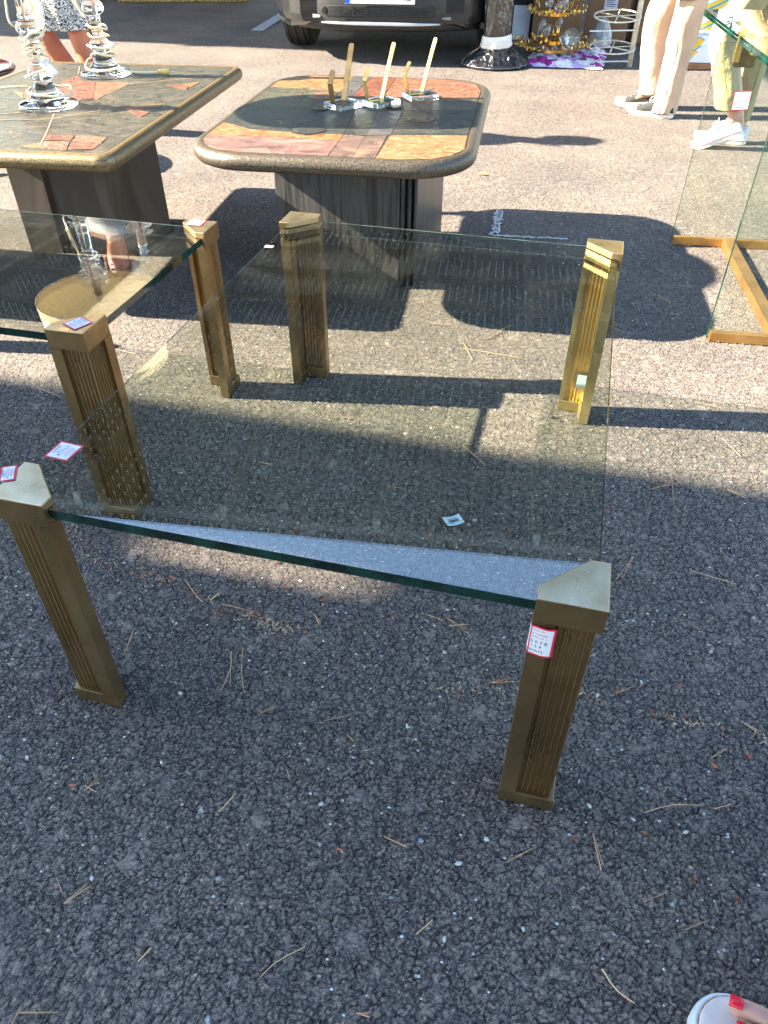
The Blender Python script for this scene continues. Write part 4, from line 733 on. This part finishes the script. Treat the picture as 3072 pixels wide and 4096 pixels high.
def sandal(cx,cy,left=1):
    X=[-.135,-.128,-.10,-.05,.0,.05,.09,.118,.133,.139]; Wa=[.004,.022,.034,.033,.036,.045,.047,.038,.022,.004]; Wb=[.004,.020,.032,.028,.030,.041,.046,.043,.028,.004]
    a=sm([(x,w,0) for x,w in zip(X,Wa)],4); b=sm([(x,w,0) for x,w in zip(X,Wb)],4)
    out=[(p.x,-max(.002,p.y)) for p in (a if left>0 else b)]+[(p.x,max(.002,p.y)) for p in reversed(b if left>0 else a)]
    out=[(cx+x*1.0,cy+y) for x,y in out]
    def off(d): 
        c_=Vector((cx,cy)); return [tuple(c_+(Vector(p)-c_)*(1-d/ max(.02,(Vector(p)-c_).length))) for p in out]
    so=MB().loft([[Vector((x,y,z)) for x,y in off(d)] for d,z in ((.002,.001),(-.001,.006),(-.0015,.020),(.0,.029),(.003,.031))]).build('sandal','sole_white',P4,smooth=False)
    MB().prism(off(.0052),.0305,.0325).build('sandal_welt','cork',so); MB().loft([[Vector((x,y,z)) for x,y in off(d)] for d,z in ((.0065,.0318),(.0075,.0345),(.014,.0340),(.03,.0335))]).build('footbed','footbed',so,smooth=True)
    rings=[]
    for x,hw,h in ((.052,.047,.030),(.050,.048,.034),(.02,.046,.044),(-.01,.044,.052),(-.03,.042,.056)):
        rings.append([Vector((cx+x+.004*math.cos(t_)*left,cy+hw*math.cos(t_)*1.08,.022+(h+.005)*max(0,math.sin(t_))**.62)) for t_ in [PI*i/18 for i in range(19)]])
    o=MB().loft(rings,cap=False,closed=False).build('strap','suede_pale',so,smooth=True); s=o.modifiers.new('Solid','SOLIDIFY'); s.thickness=.0035; s.offset=1
    MB().tube([p+Vector((-.004,0,.0045)) for p in rings[1]],.0006,5).build('stitching','shirt_grey',so)
sandal(0,0,1); sandal(-.285,-.17,-1)
nm=MB()
def nail(c,l,w,name='toenail'):
    rings=[]
    for x,k in ((-l/2,.80),(-l*.3,1),(l*.25,1.0),(l*.5,.92)): rings.append([Vector((c[0]+x,c[1]+w/2*k*math.sin(a),c[2]+.0065*(math.cos(a)-1)*w/.014+ -.0018*((x/l+.2)**2)*4)) for a in [-1.15+2.3*i/8 for i in range(9)]])
    o=MB().loft(rings,cap=False,closed=False).build(name,'nail_polish',P4,smooth=True); s=o.modifiers.new('Solid','SOLIDIFY'); s.thickness=.0009; s.offset=1
NA=[((.101,-.0265,.0632),.014,.0145),((.092,-.005,.0582),.009,.0095),((.083,.011,.0575),.008,.0085),((.075,.0255,.057),.007,.0075),((.066,.039,.056),.006,.007)]
for c_,l,w in NA: nail(c_,l,w)

# ================================================================= CAR
car=thing('parked_car','dark parked car in the shade behind the rounded stone table, facing front','car',(-1.70,6.40,0),R(6.5))
def carloft():
    rings=[]; ys=[0,.03,.08,.16,.28,.42]+[.50+.04*i for i in range(20)]+[1.4,1.9,2.5,2.85]+[2.9+.04*i for i in range(20)]+[3.8,4.0,4.12,4.16]
    for y in ys:
        w=.92; 
        if y<.6: w=.92-.30*max(0,(1-y/.55))**2.6
        if y>3.7: w=.92-.12*((y-3.7)/.46)**2
        zb=.225+ (.05*max(0,1-y/.12)); top=.98+.06*min(1,y/1.2) if y<1.2 else 1.02
        if y<.30: top=.60+.36*math.sin(PI/2*min(1,y/.30))
        if y>3.9: top=1.02
        arch=.27
        for yc in (.86,3.38):
            if abs(y-yc)<.40: arch=max(arch,.33+math.sqrt(.40**2-(y-yc)**2))
        wi=w-.27 if arch>.30 else w-.06; ai=max(zb,arch-.0)
        P=[(0,zb),(wi,zb),(wi,ai),(w-.02,ai+.004),(w,ai+.05 if ai+.05<.74 else .77),(w,.78),(w*.965,top-.04),(w*.90,top),(w*.5,top+.035),(0,top+.045)]
        rings.append([Vector((x,y,z)) for x,z in P]+[Vector((-x,y,z)) for x,z in reversed(P[1:-1])])
    return MB().loft(rings)
carloft().build('car_body','car_paint',car,smooth=False)
gh=[]
for y,w,z0,z1 in ((1.05,.78,1.0,1.04),(1.55,.78,1.0,1.36),(1.95,.76,1.0,1.50),(2.8,.75,1.0,1.55),(3.5,.73,1.0,1.50),(4.05,.72,1.0,1.08)):
    gh.append([Vector((x,y,z)) for x,z in ((w,z0),(w*.84,z1-.03),(w*.72,z1),(-w*.72,z1),(-w*.84,z1-.03),(-w,z0))])
MB().loft(gh).build('windows','car_glass',car,bevel=.02)
MB().prism(rrect(.54,.78,.12,6,0,2.7),1.53,1.575).build('roof','car_paint',car,bevel=.015)
def bumper():
    rings=[]
    for x in [-.90+.06*i for i in range(31)]:
        u=abs(x)/.90; y=-.045+.50*u**3.6; s=.0
        P=[(y+.10,.215),(y+.03,.222),(y+.0,.245),(y-.012,.30),(y-.010,.40),(y+.0,.52),(y+.03,.58),(y+.12,.60)]
        rings.append([Vector((x,a,z)) for a,z in P])
    return MB().loft(rings).build('front_bumper','bumper_plastic',car,smooth=True)
bp=bumper()
def bf(x): u=abs(x)/.90; return -.045+.50*u**3.6-.010
def facia(x0,x1,z0,z1,pr,name,mat,par=bp,bev=.004,n=14,tp=0):
    rings=[]
    for i in range(n+1):
        x=x0+(x1-x0)*i/n; y=bf(x); k=tp*abs(2*i/n-1)**3
        rings.append([Vector((x,y+.03,z0+k)),Vector((x,y-pr,z0+k)),Vector((x,y-pr*.9,z1-k)),Vector((x,y+.03,z1-k))])
    return MB().loft(rings).build(name,mat,par,bevel=bev)
facia(-.45,.45,.262,.286,.018,'skid_strip','skid_silver',tp=.006,bev=.008)
g=facia(-.40,.40,.315,.385,.006,'lower_grille','grille_black')
gb=MB()
for z in (.328,.342,.356,.370): gb.box(-.38,.38,bf(0)-.012,bf(0)-.004,z-.002,z+.002)
for x in (-.3,-.2,-.1,0,.1,.2,.3): gb.box(x-.004,x+.004,bf(0)-.013,bf(0)-.005,.318,.382)
gb.build('grille_bars','bumper_plastic',g)
for sx in (-1,1):
    o=MB().lathe([(.0005,0),(.022,0),(.022,.010),(.016,.012),(.0005,.012)],16,M=Matrix.Translation((sx*.43,bf(.43)-.004,.352))@Matrix.Rotation(R(90),4,'X')).build('tow_cover','bumper_plastic',bp)
    a,b=(.60,.86) if sx>0 else (-.86,-.60); o=facia(a,b,.335,.46,.016,'fog_lamp_surround','bumper_grey',tp=.02,bev=.01)
    facia(sx*.66-.05,sx*.66+.05,.375,.44,.028,'fog_lamp','head_lamp',o)
    facia(a if sx<0 else .46,b if sx>0 else -.46,.295,.325,.018,'bumper_lip','bumper_grey',tp=.008)
    facia(sx*.70-.16,sx*.70+.16,.70,.86,.0-.06,'headlight','head_lamp',car,.02)
facia(-.45,.45,.66,.80,.02,'upper_grille','grille_black',car)
npl=MB().box(-.26,.26,bf(0)-.024,bf(0)-.016,.400,.512,0).build('number_plate','plate_white',bp,bevel=.001)
MB().box(-.2598,-.222,bf(0)-.0252,bf(0)-.0242,.402,.510).build('plate_band','plate_blue',npl)
q=MB(); text_mesh('FX-304-MB',.098,q,frame((.02,bf(0)-.0250,.452),(1,0,0),(0,0,1))); q.build('plate_lettering','ink_black',npl,fix=False)
for sx in (-1,1):
    for y in (.86,3.38):
        M=Matrix.Translation((sx*.81,y,.335))@Matrix.Rotation(R(90),4,'Y')
        tr=[]; 
        w=MB().lathe([(.20,-.09),(.31,-.11),(.33,-.095),(.335,-.07),(.327,-.068),(.327,-.060),(.337,-.058),(.337,-.005),(.328,-.003),(.328,.003),(.337,.005),(.337,.058),(.327,.060),(.327,.068),(.335,.07),(.33,.095),(.31,.11),(.20,.09)],48,M=M).build('wheel','rubber_black',car,smooth=False)
        rm=MB().lathe([(.0005,.085*sx),(.06,.085*sx),(.19,.07*sx),(.205,.095*sx),(.205,-.08*sx),(.0005,-.08*sx)],40,M=M).build('rim','rim_alloy',w)
# ================================================================= OBJECTS IN THE BACK ROW
# film wrapped column
F=thing('wrapped_column','tall object wrapped in shiny black plastic film, tied with white tape','wrapped object',(-.845,6.60,0))
n=120; rings=[]; random.seed(5)
prof=sm([(.243,0,.004),(.250,0,.018),(.228,0,.040),(.175,0,.085),(.125,0,.120),(.100,0,.150),(.096,0,.19),(.100,0,.24),(.104,0,.5),(.108,0,.9),(.10,0,1.3),(.06,0,1.5),(.001,0,1.52)],5)
for k,p in enumerate(prof):
    amp=.10*max(0,1-abs(p.z-.06)/.10) if p.z<.16 else .018; rg=[]
    for i in range(n):
        a=2*PI*i/n; f_=math.sin(a*17+2.2*math.sin(a*3))*.6+math.sin(a*29+1)*.4; nz=noise.noise(Vector((math.cos(a)*5,math.sin(a)*5,p.z*9+math.cos(a)*3)))*.12
        r=p.x*(1+amp*f_*.5+nz*(.5 if p.z<.2 else .9)); rg.append(Vector((r*math.cos(a),r*math.sin(a),max(.002,p.z+.006*nz))))
    rings.append(rg)
MB().loft(rings).build('plastic_film','black_film',F,smooth=True)
rings=[]
for z,r in ((.128,.118),(.135,.124),(.165,.112),(.172,.115),(.200,.108),(.206,.104)):
    rings.append([Vector((r*(1+.02*math.sin(7*a+z*40))*math.cos(a),r*(1+.02*math.sin(7*a+z*40))*math.sin(a),z+.010*math.sin(a*1+.6))) for a in [2*PI*i/48 for i in range(48)]])
MB().loft(rings,cap=False).build('tape_band','tape_white',F,smooth=True)
# floral cloth
def crumple(name,x0,x1,y0,y1,h,mat,label,cat,seed):
    nx,ny=90,60; V=[]
    for j in range(ny+1):
        for i in range(nx+1):
            u,v=i/nx,j/ny; e=min(1,min(u,1-u,v,1-v)*9); wob=.02*noise.noise(Vector((u*5+seed,v*5,1)))
            z=h*e*(.45+.6*noise.noise(Vector((u*9+seed,v*6,0)))+.35*abs(noise.noise(Vector((u*22+seed,v*9,3)))))
            V.append((x0+(x1-x0)*u+wob,y0+(y1-y0)*v+wob*1.4,max(.004,z+.006)))
    o=MB().add(V,[(j*(nx+1)+i,j*(nx+1)+i+1,(j+1)*(nx+1)+i+1,(j+1)*(nx+1)+i) for j in range(ny) for i in range(nx)]).build(name,mat,None,smooth=True)
    return tag(o,label,cat)
crumple('floral_cloth',-.62,-.02,6.60,7.42,.055,'floral_cloth','crumpled purple and white floral cloth spread under the gilt chandelier','cloth',2)
# chandelier
Cx,Cy=-.455,7.05
Ch=thing('gilt_chandelier','gilded tiered chandelier with hooked arms and bulbs, resting on the floral cloth','chandelier',(Cx,Cy,.045))
def ring_band(r,z,h=.022,th=.003): 
    return MB().lathe([(r,z),(r,z+h),(r-th,z+h),(r-th,z),(r,z)],64)
for r,z in ((.205,.012),(.115,.245),(.075,.40),(.085,.055)):
    q=MB(); rg=[[Vector((rr*math.cos(2*PI*k/64),rr*math.sin(2*PI*k/64),zz)) for k in range(64)] for rr,zz in ((r,z),(r,z+.020),(r-.004,z+.020),(r-.004,z),(r,z))]; q.loft(rg,cap=False)
    for k in range(4): a=k*PI/2+.3; q.tube([(0,0,z+.01),(r*math.cos(a),r*math.sin(a),z+.01)],.003,6)
    q.build('ring','gold_gilt',Ch,smooth=False)
st=MB().tube([(0,0,.0),(0,0,1.0)],.009,12)
for z in (.03,.10,.25,.42): st.lathe([(.0005,z),(.020,z+.004),(.024,z+.014),(.012,z+.024),(.0005,z+.026)],16)
for k in range(8): a=k*PI/4; st.tube([(.040*math.cos(a),.040*math.sin(a),.06),(.040*math.cos(a),.040*math.sin(a),.19)],.0035,6)
st.build('stem','gold_gilt',Ch,smooth=True)
for r0,z0,nn,ln in ((.205,.03,30,.115),(.115,.26,24,.105),(.075,.41,16,.09),(.205,.03,14,.07)):
    for k in range(nn):
        a=2*PI*k/nn+random.uniform(-.05,.05); d=Vector((math.cos(a),math.sin(a),0)); l=ln*random.uniform(.85,1.15); up=random.uniform(.0,.05) if random.random()<.6 else random.uniform(-.02,.0)
        p=d*r0+Vector((0,0,z0)); pts=[p,p+d*l*.45+Vector((0,0,up*.6)),p+d*l*.62+Vector((0,0,up+.028)),p+d*l*.74+Vector((0,0,up+.010)),p+d*l*.86+Vector((0,0,up+.034)),p+d*l+Vector((0,0,up+.030)),p+d*l*1.05+Vector((0,0,up+.016))]
        MB().tube(pts,.0034,6).build('hooked_arm','gold_gilt',Ch)
for k,(x,y,z,ln) in enumerate(((-.055,-.03,.30,.035),(.02,-.045,.275,.03),(.058,-.015,.30,.03),(-.085,-.07,.155,.06),(-.045,-.09,.125,.06),(.03,.06,.16,.05),(.095,-.11,.075,.04))):
    q=MB().tube([(x,y,z-ln-.02),(x,y,z-.018)],.013,12).build('candle_tube','gold_gilt',Ch,smooth=True)
    MB().lathe([(.0005,-.022),(.012,-.020),(.014,-.008),(.028,.012),(.032,.032),(.024,.055),(.010,.064),(.0005,.066)],20,c=(x,y,z)).build('bulb','bulb_clear',q,smooth=True)
d=MB().lathe([(.0005,.0),(.03,.004),(.058,.020),(.070,.045),(.072,.047),(.060,.022),(.03,.007),(.0005,.003)],32).build('glass_dish','bulb_clear',Ch,smooth=True); d.location=(.135,-.08,.09); d.rotation_euler=(R(70),0,R(35))
# boxes
def carton(x,y,rz,w,d,h,label,mat='cardboard',labels=()):
    t=thing('cardboard_box',label,'cardboard box',(x,y,0),R(rz),'cartons stacked in the shade at the back')
    b=MB().box(-w/2,w/2,-d/2,d/2,.001,h).build('carton',mat,t,bevel=.004)
    MB().box(-w/2-.0008,w/2+.0008,-.026,.026,h-.12,h+.0012).build('packing_tape','tape_white' if mat!='cardboard' else 'cardboard_pale',t)
    for (a,c_,ww,hh) in labels:
        l=MB().box(a-ww/2,a+ww/2,-d/2-.0016,-d/2-.0004,c_-hh/2,c_+hh/2).build('shipping_label','paper_white',t); q=MB()
        for k in range(5): q.box(a-ww*.4,a+ww*(.4-.12*(k%3)),-d/2-.0024,-d/2-.0018,c_+hh*(.32-.15*k)-.0025,c_+hh*(.32-.15*k)+.0025)
        q.build('lettering','ink',l)
carton(-.50,8.0,4,.42,.36,.62,'tall brown carton behind the gilt chandelier',labels=((-.13,.07,.05,.06),(.03,.52,.12,.07)))
carton(-.06,8.02,-3,.36,.34,.56,'brown carton with a white shipping label, beside the wire stand',labels=((.02,.30,.11,.09),(-.02,.05,.12,.10)))
carton(.32,8.15,6,.34,.34,.40,'low brown carton half hidden behind the wire stand')
Dk=thing('dark_case','black flight case standing in shade between the wrapped column and the cartons','case',(-.88,8.12,0),R(3)); MB().box(-.17,.17,-.16,.16,.01,.62).build('case_body','dark_case',Dk,bevel=.01); MB().box(-.172,.172,-.162,.162,.40,.412).build('case_trim','galv_steel',Dk)
Pp=tag(MB().box(-.075,.075,-.004,.004,.0,.26).build('paper_board','paper_white',None,bevel=.001),'pale grey board leaning against the dark case','board'); Pp.location=(-.80,7.86,.002); Pp.rotation_euler=(R(-14),0,R(4))
# bubble wrap parcel
q=MB(); garment(q,[(0,0,.004,.05,.04),(0,0,.02,.09,.07),(0,0,.10,.085,.06),(0,0,.19,.05,.04),(0,0,.22,.01,.01)],n=60,seed=12,wr=.35,cap=True); o=tag(q.build('plastic_bag','clear_bag',None,smooth=True),'crumpled clear plastic bag lying in front of the labelled carton','plastic bag'); o.location=(-.09,7.62,0)
# wire stand
Wt=thing('wire_stand','cream enamelled wire stand with round hoops and flat arms beside a white post','display stand',(.168,6.80,0))
MB().tube([(0,0,.001),(0,0,1.25)],.019,16).build('post','enamel_cream',Wt,smooth=True)
for z in (.035,.235,.435,.635): MB().box(-.33,.0,-.012,.012,z,z+.007).build('arm','enamel_white',Wt,bevel=.001).rotation_euler=(0,R(-2),R(6))
for z in (.12,.32,.52,.72):
    q=MB(); c=Vector((-.15,.03,z)); q.tube([c+Vector((.17*math.cos(a),.14*math.sin(a),.025*math.sin(a))) for a in [2*PI*i/40 for i in range(41)]],.0055,8)
    for a in (.3,1.5,2.6): q.tube([c+Vector((.17*math.cos(a),.14*math.sin(a),.025*math.sin(a))),c+Vector((.17*math.cos(a+PI),.14*math.sin(a+PI),-.025*math.sin(a)))],.0042,6)
    q.build('hoop','enamel_cream',Wt,smooth=True)
# printed box and yellow printed board
Pb=thing('printed_box','white box printed with yellow and teal shapes on an orange wooden plank','printed box',(.72,6.98,0),R(4))
MB().box(-.22,.30,-.15,.13,.001,.040).build('plank','orange_wood',Pb,bevel=.003)
bx_=MB().box(-.20,.28,-.14,.12,.042,.215).build('box_panel','print_white',Pb,bevel=.003)
def shape(pts,mat,y,z): return MB().prism(pts,0,.0012,M=Matrix(((1,0,0,0),(0,0,-1,y),(0,1,0,z),(0,0,0,1)))).build('printed_shape',mat,bx_)
shape([(-.195,.115),(-.15,.145),(-.09,.15),(-.06,.135),(-.08,.105),(-.13,.075),(-.195,.055)],'print_yellow',-.1402,.05); shape([(-.195,.03),(-.14,.045),(-.10,.075),(-.085,.06),(-.12,.03),(-.195,.0)],'print_yellow',-.1402,.05)
shape([(-.195,.050),(-.13,.068),(-.075,.105),(-.068,.10),(-.125,.060),(-.195,.042)],'print_teal',-.1416,.05); shape([(-.195,.120),(-.15,.15),(-.09,.158),(-.055,.14),(-.058,.135),(-.09,.151),(-.148,.143),(-.195,.113)],'print_teal',-.1416,.05)
shape([(.05,.02),(.12,.06),(.2,.06),(.26,.02),(.2,.12),(.1,.13)],'print_yellow',-.1402,.05)
q=MB(); text_mesh('\u00a9',.042,q,frame((-.130,-.1418,.078),(1,0,0),(0,0,1))); q.build('lettering','print_teal',bx_,fix=False)
Yb=tag(MB().box(-.13,.17,-.012,.012,.0,.62).build('yellow_board','yellow_print',None,bevel=.004),'tall board printed in yellow, white and teal, rising behind the printed box','board'); Yb.location=(.755,7.13,.245-.243); Yb.rotation_euler=(R(-7),0,R(5))
# clear bag and standing figure behind olive person: forearm is part of a fourth passer-by
q=MB(); garment(q,[(0,0,.0,.03,.02),(0,0,.03,.13,.06),(0,0,.16,.14,.07),(0,0,.30,.12,.05),(0,0,.36,.03,.02)],n=60,seed=31,wr=.22,cap=True); o=tag(q.build('plastic_bag','clear_bag',None,smooth=True),'pale translucent plastic bag behind the person in olive trousers, at the right edge','plastic bag'); o.location=(1.02,5.25,.28)
# gilt frame far left
Gf=thing('gilded_picture','gilded carved frame standing in the shade, only its lower edge in view','picture frame',(-4.95,9.55,0),R(14))
for a,b,c_,d_ in ((-.75,.75,0,.10),(-.75,.75,.95,1.05)): MB().box(a,b,-.04,.04,c_+.012,d_).build('frame_rail','gilt_frame',Gf,bevel=.012)
for a in (-.75,.65): MB().box(a,a+.10,-.038,.038,.101,.949).build('frame_rail','gilt_frame',Gf,bevel=.012)
MB().box(-.66,.66,.0,.01,.095,.955).build('backing','dark_case',Gf)
# dark cabinet behind the frame / chest left
Cb=thing('dark_cabinet','dark grey cabinet standing left of the gilded frame, its foot just in view','cabinet',(-6.3,9.7,0),R(10)); MB().box(-.5,.5,-.25,.25,.05,.9).build('cabinet_body','dark_case',Cb,bevel=.01); MB().box(-.52,.52,-.27,.27,.9,.93).build('cabinet_top','brown_ply',Cb,bevel=.004)
for x in (-.42,.42): 
    for y in (-.18,.18): MB().box(x-.03,x+.03,y-.03,y+.03,.001,.0495).build('foot','dark_case',Cb)
# ================================================================= SOLAR CARPORTS, TREES
def carport(y0,y1,x0,x1,z,label,gaps,colx,rz=0,org=(0,0),mat='solar_cells',hole=None):
    t=thing('solar_carport',label,'carport',(*org,0),R(rz),'solar panel carports over the parking rows')
    mb=MB(); T_=.0012 if mat=='solar_cells' else .01
    if hole:
        a,b,c_,d=hole; mb.box(x0,a,y0,y1,z,z+T_).box(b,x1,y0,y1,z,z+T_).box(a,b,y0,c_,z,z+T_).box(a,b,d,y1,z,z+T_)
    else: mb.box(x0,x1,y0,y1,z,z+T_)
    mb.build('roof_panels',mat,t)
    y=y0+.12
    while y<y1 and not hole: MB().box(x0,x1,y-.03,y+.03,z-.12,z-.004).build('purlin','roof_sheet',t); y+=1.05
    x=x0+.3
    while x<=x1 and not hole:
        MB().box(x-.035,x+.035,y0+.02,y1-.02,z-.30,z-.125).build('rafter','roof_sheet',t); x+=1.55
    for cx_ in colx:
        ym=y1-.6 if y0>=0 else y0+.6
        MB().box(cx_-.10,cx_+.10,ym-.12,ym+.12,.0,z-.302).build('column','galv_steel',t,bevel=.005)
carport(.0,14.0,-6.4,5.5,4.8,'solar panel carport roof above the parked car and cartons, mirrored in the glass tables',[],(-5.9,5.2),6.8,(0,5.36))
carport(6.95,19.0,-9.15,-6.5,4.8,'unseen narrow solar panel bay added between the two wide carport roofs, set back to leave the back row sunlit',[],(-7.8,))  # added bay, shaped so its shadow falls behind the back row
carport(5.42,19.0,-22,-9.2,4.8,'unseen solar panel carport roof to the far left, added to shade the ground by the car',[],(-21,-9.9))  # unseen roof added to cast the shade around the parked car
carport(-7.0,.05,-14.0,2.4,4.8,'unseen opaque carport roof behind the camera, widened to shade the near asphalt',[],(-13,),mat='roof_sheet',hole=(-8.55,-8.05,-.495,-.457))  # unseen roof, opaque and widened to cut light; hole passes a sun strip
def tree(x,y,h,r,seed,label,mat='foliage'):
    rd=random.Random(seed); t=thing('leafy_tree',label,'tree',(x,y,0),0,'trees beyond the parking')
    tk=MB(); tk.tube([(0,0,0),(.05,.02,h*.25),(0,.05,h*.5),(.1,0,h*.8)],[.22,.17,.13,.05],10); cl=[]
    for k in range(9):
        a=rd.uniform(0,2*PI); z=h*rd.uniform(.35,.7); e=Vector((math.cos(a)*r*.7,math.sin(a)*r*.7,z+h*rd.uniform(.1,.25))); tk.tube([(0,.03,z),tuple(e*.5+Vector((0,0,z*.5))),tuple(e)],[.07,.05,.02],6); cl.append(e)
    tk.build('trunk','bark',t,smooth=True)
    for k in range(26): a=rd.uniform(0,2*PI); q=r*math.sqrt(rd.random()); cl.append(Vector((q*math.cos(a),q*math.sin(a),h*(.45+.5*rd.random()*(1-.4*(q/r)**2)))))
    lf=MB(); V=[];Fc=[];Mi=[]
    for c_ in cl:
        rr=rd.uniform(.5,1.0)*r*.36
        for i in range(190):
            d=Vector((rd.gauss(0,1),rd.gauss(0,1),rd.gauss(0,.8))); d=d.normalized()*rr*rd.random()**.4; p=c_+d; u=Vector((rd.gauss(0,1),rd.gauss(0,1),rd.gauss(0,.6))).normalized(); w=u.orthogonal().normalized(); s=rd.uniform(.07,.13)
            b=len(V); V+=[p-u*s,p+w*s*.5,p+u*s,p-w*s*.5]; Fc.append((b,b+1,b+2,b+3)); Mi.append(1 if rd.random()<.3 else 0)
    lf.v=[tuple(v) for v in V]; lf.f=Fc; lf.m=Mi; lf.build('crown',[mat,'foliage_light'],t,fix=False)
for k,(x,y,h,r) in enumerate(((-14,23,6.5,3.2),(-8.2,24.5,7,3.4),(-3.5,23.5,6.2,3.2),(1.3,24.5,7.2,3.4),(6.2,23,6.6,3.2))):
    tree(x,y,h,r,k,['leafy tree at the left end of the row beyond the carport','tall leafy tree second from the left beyond the carport','middle tree of the row beyond the carport','tallest leafy tree of the row beyond the carport','leafy tree at the right end of the row beyond the carport'][k])
# ================================================================= LITTER
random.seed(21)
for k,l in enumerate(BAKED['N']):
    z=.0042; P=[(x,y,z+.001*math.sin(i)) for i,(x,y) in enumerate(l)]; mb=MB(); r=random.uniform(.0006,.00095); S=sm(P,5); mb.tube(S,[r]*(len(S)-1)+[r*.4],5)
    if k%3==0:
        a=Vector(P[0]); b=Vector(P[-1]); d=(b-a); s=Vector((-d.y,d.x,0)).normalized()*d.length*random.uniform(.08,.2); mb.tube(sm([a,a+d*.5+s*.6,a+d*.85+s],4),r*.8,5)
    tag(mb.build('pine_needle',random.choice(['needle','needle','needle_pale'])),'dry brown pine needle lying on the asphalt','pine needle','pine needles scattered on the asphalt')
for k,(x,y) in enumerate(BAKED['B']):
    s=random.uniform(.0022,.0038); a=random.random()*6; mb=MB(); c=Vector((x,y,.0045))
    for j in range(4): mb.ball(c+Vector((math.cos(a)*s*.75*j,math.sin(a)*s*.75*j,.0005*(j%2))),(s*(.9-.15*j),s*.6*(1-.1*j),s*.55),7,5)
    tag(mb.build('bud_scale','bud',smooth=False),'small reddish brown bud fallen on the asphalt','fallen bud','reddish buds fallen on the asphalt')
for k,(x,y) in enumerate(BAKED['St']):
    s=random.uniform(.0022,.0040); mb=MB(); rg=[]
    for z,q in ((-.001,.8),(.002,1),(.0036,.7)): rg.append([Vector((s*q*(1+.9*noise.noise(Vector((math.cos(a)*2+k,math.sin(a)*2,z*300))))*math.cos(a)*1.25,s*q*(1+.3*noise.noise(Vector((math.cos(a)*2+k*3,math.sin(a)*2,5))))*math.sin(a)*.8,z)) for a in [2*PI*i/9 for i in range(9)]])
    o=tag(mb.loft(rg).build('pale_chip','stone_pale'),'pale stone chip lying on the dark asphalt','stone chip','pale stone chips on the asphalt'); o.location=(x,y,.003); o.rotation_euler=(0,0,random.random()*6)
# dry moss and crumbs along the crack
mb=MB(); cr=sm([(x,y,0) for x,y in BAKED['C']],12)
for p in cr:
    dens=max(0,noise.noise(Vector((p.x*9,p.y*9,2)))+.28)
    for i in range(int(dens*8)):
        q=p+Vector((random.gauss(0,.007),random.gauss(0,.007),.003)); a=random.random()*PI; s=random.uniform(.001,.0042); d=Vector((math.cos(a),math.sin(a),random.uniform(-.1,.5)))*s; w=Vector((-d.y,d.x,0))*.28
        mb.add([q-d-w,q+d-w,q+d+w,q-d+w],[(0,1,2,3)],0 if random.random()<.72 else 1)
tag(mb.build('crack_debris',['dry_moss','bud'],fix=False),'dry straw coloured crumbs caught along the crack in the asphalt','debris',kind='stuff')
mb=MB()
for i in range(3600):
    x=random.uniform(-1.5,1.2); y=random.uniform(.25,3.6); s=random.uniform(.0008,.0024); a=random.random()*6; q=Vector((x,y,.0038)); mb.add([q+Vector((s*1.4*math.cos(a+t_),s*math.sin(a+t_),random.uniform(0,.0008))) for t_ in (0,1.6,3.1,4.6)],[(0,1,2,3)],0 if random.random()<.75 else 1)
tag(mb.build('fine_grit',['stone_pale','dry_moss'],fix=False),'fine pale grit strewn over the asphalt','grit',kind='stuff')
lf=MB()
o=tag(MB().add([(0,0,.005),(.03,.012,.012),(.055,0,.006),(.03,-.014,.009)],[(0,1,2,3)]).build('dry_leaf','leaf_yellow',fix=False),'small yellow leaf on sunlit asphalt right of the rounded stone table','leaf'); o.location=(-0.521,3.766,0)
# ================================================================= CAMERA, LIGHT
cam=bpy.data.cameras.new('camera'); co=bpy.data.objects.new('camera',cam); COL.objects.link(co); sc.camera=co
cam.sensor_fit='HORIZONTAL'; cam.sensor_width=36; cam.lens=36*2943.55/3072; cam.clip_start=.02; cam.clip_end=1000
co.location=(0,0,1.0711); co.rotation_euler=(PI/2-.7064,0,.2564)
sun=bpy.data.lights.new('sun','SUN'); so=bpy.data.objects.new('sun',sun); COL.objects.link(so); sun.energy=SUN_E; sun.angle=R(.53); sun.color=(1,.87,.67)
sd=Vector((.727,.137,-.45)).normalized(); so.rotation_euler=sd.to_track_quat('-Z','Y').to_euler()
w=bpy.data.worlds.new('World'); sc.world=w; w.use_nodes=True; t=w.node_tree; bg=t.nodes['Background']
sk=t.nodes.new('ShaderNodeTexSky'); sk.sky_type='NISHITA'; sk.sun_disc=False; sk.sun_elevation=math.asin(-sd.z); sk.sun_rotation=math.atan2(-sd.x,-sd.y)
sk.air_density=1.2; sk.dust_density=.4; sk.ozone_density=2.5; t.links.new(sk.outputs[0],bg.inputs[0]); bg.inputs[1].default_value=SKY_E
vs=sc.view_settings; vs.view_transform='Standard'; vs.look='None'; vs.gamma=1; vs.exposure=EXPO
sc.render.engine='CYCLES'; sc.cycles.max_bounces=14; sc.cycles.transparent_max_bounces=24; sc.cycles.transmission_bounces=10; sc.cycles.caustics_reflective=False; sc.cycles.caustics_refractive=False
sc.render.resolution_x=768; sc.render.resolution_y=1024
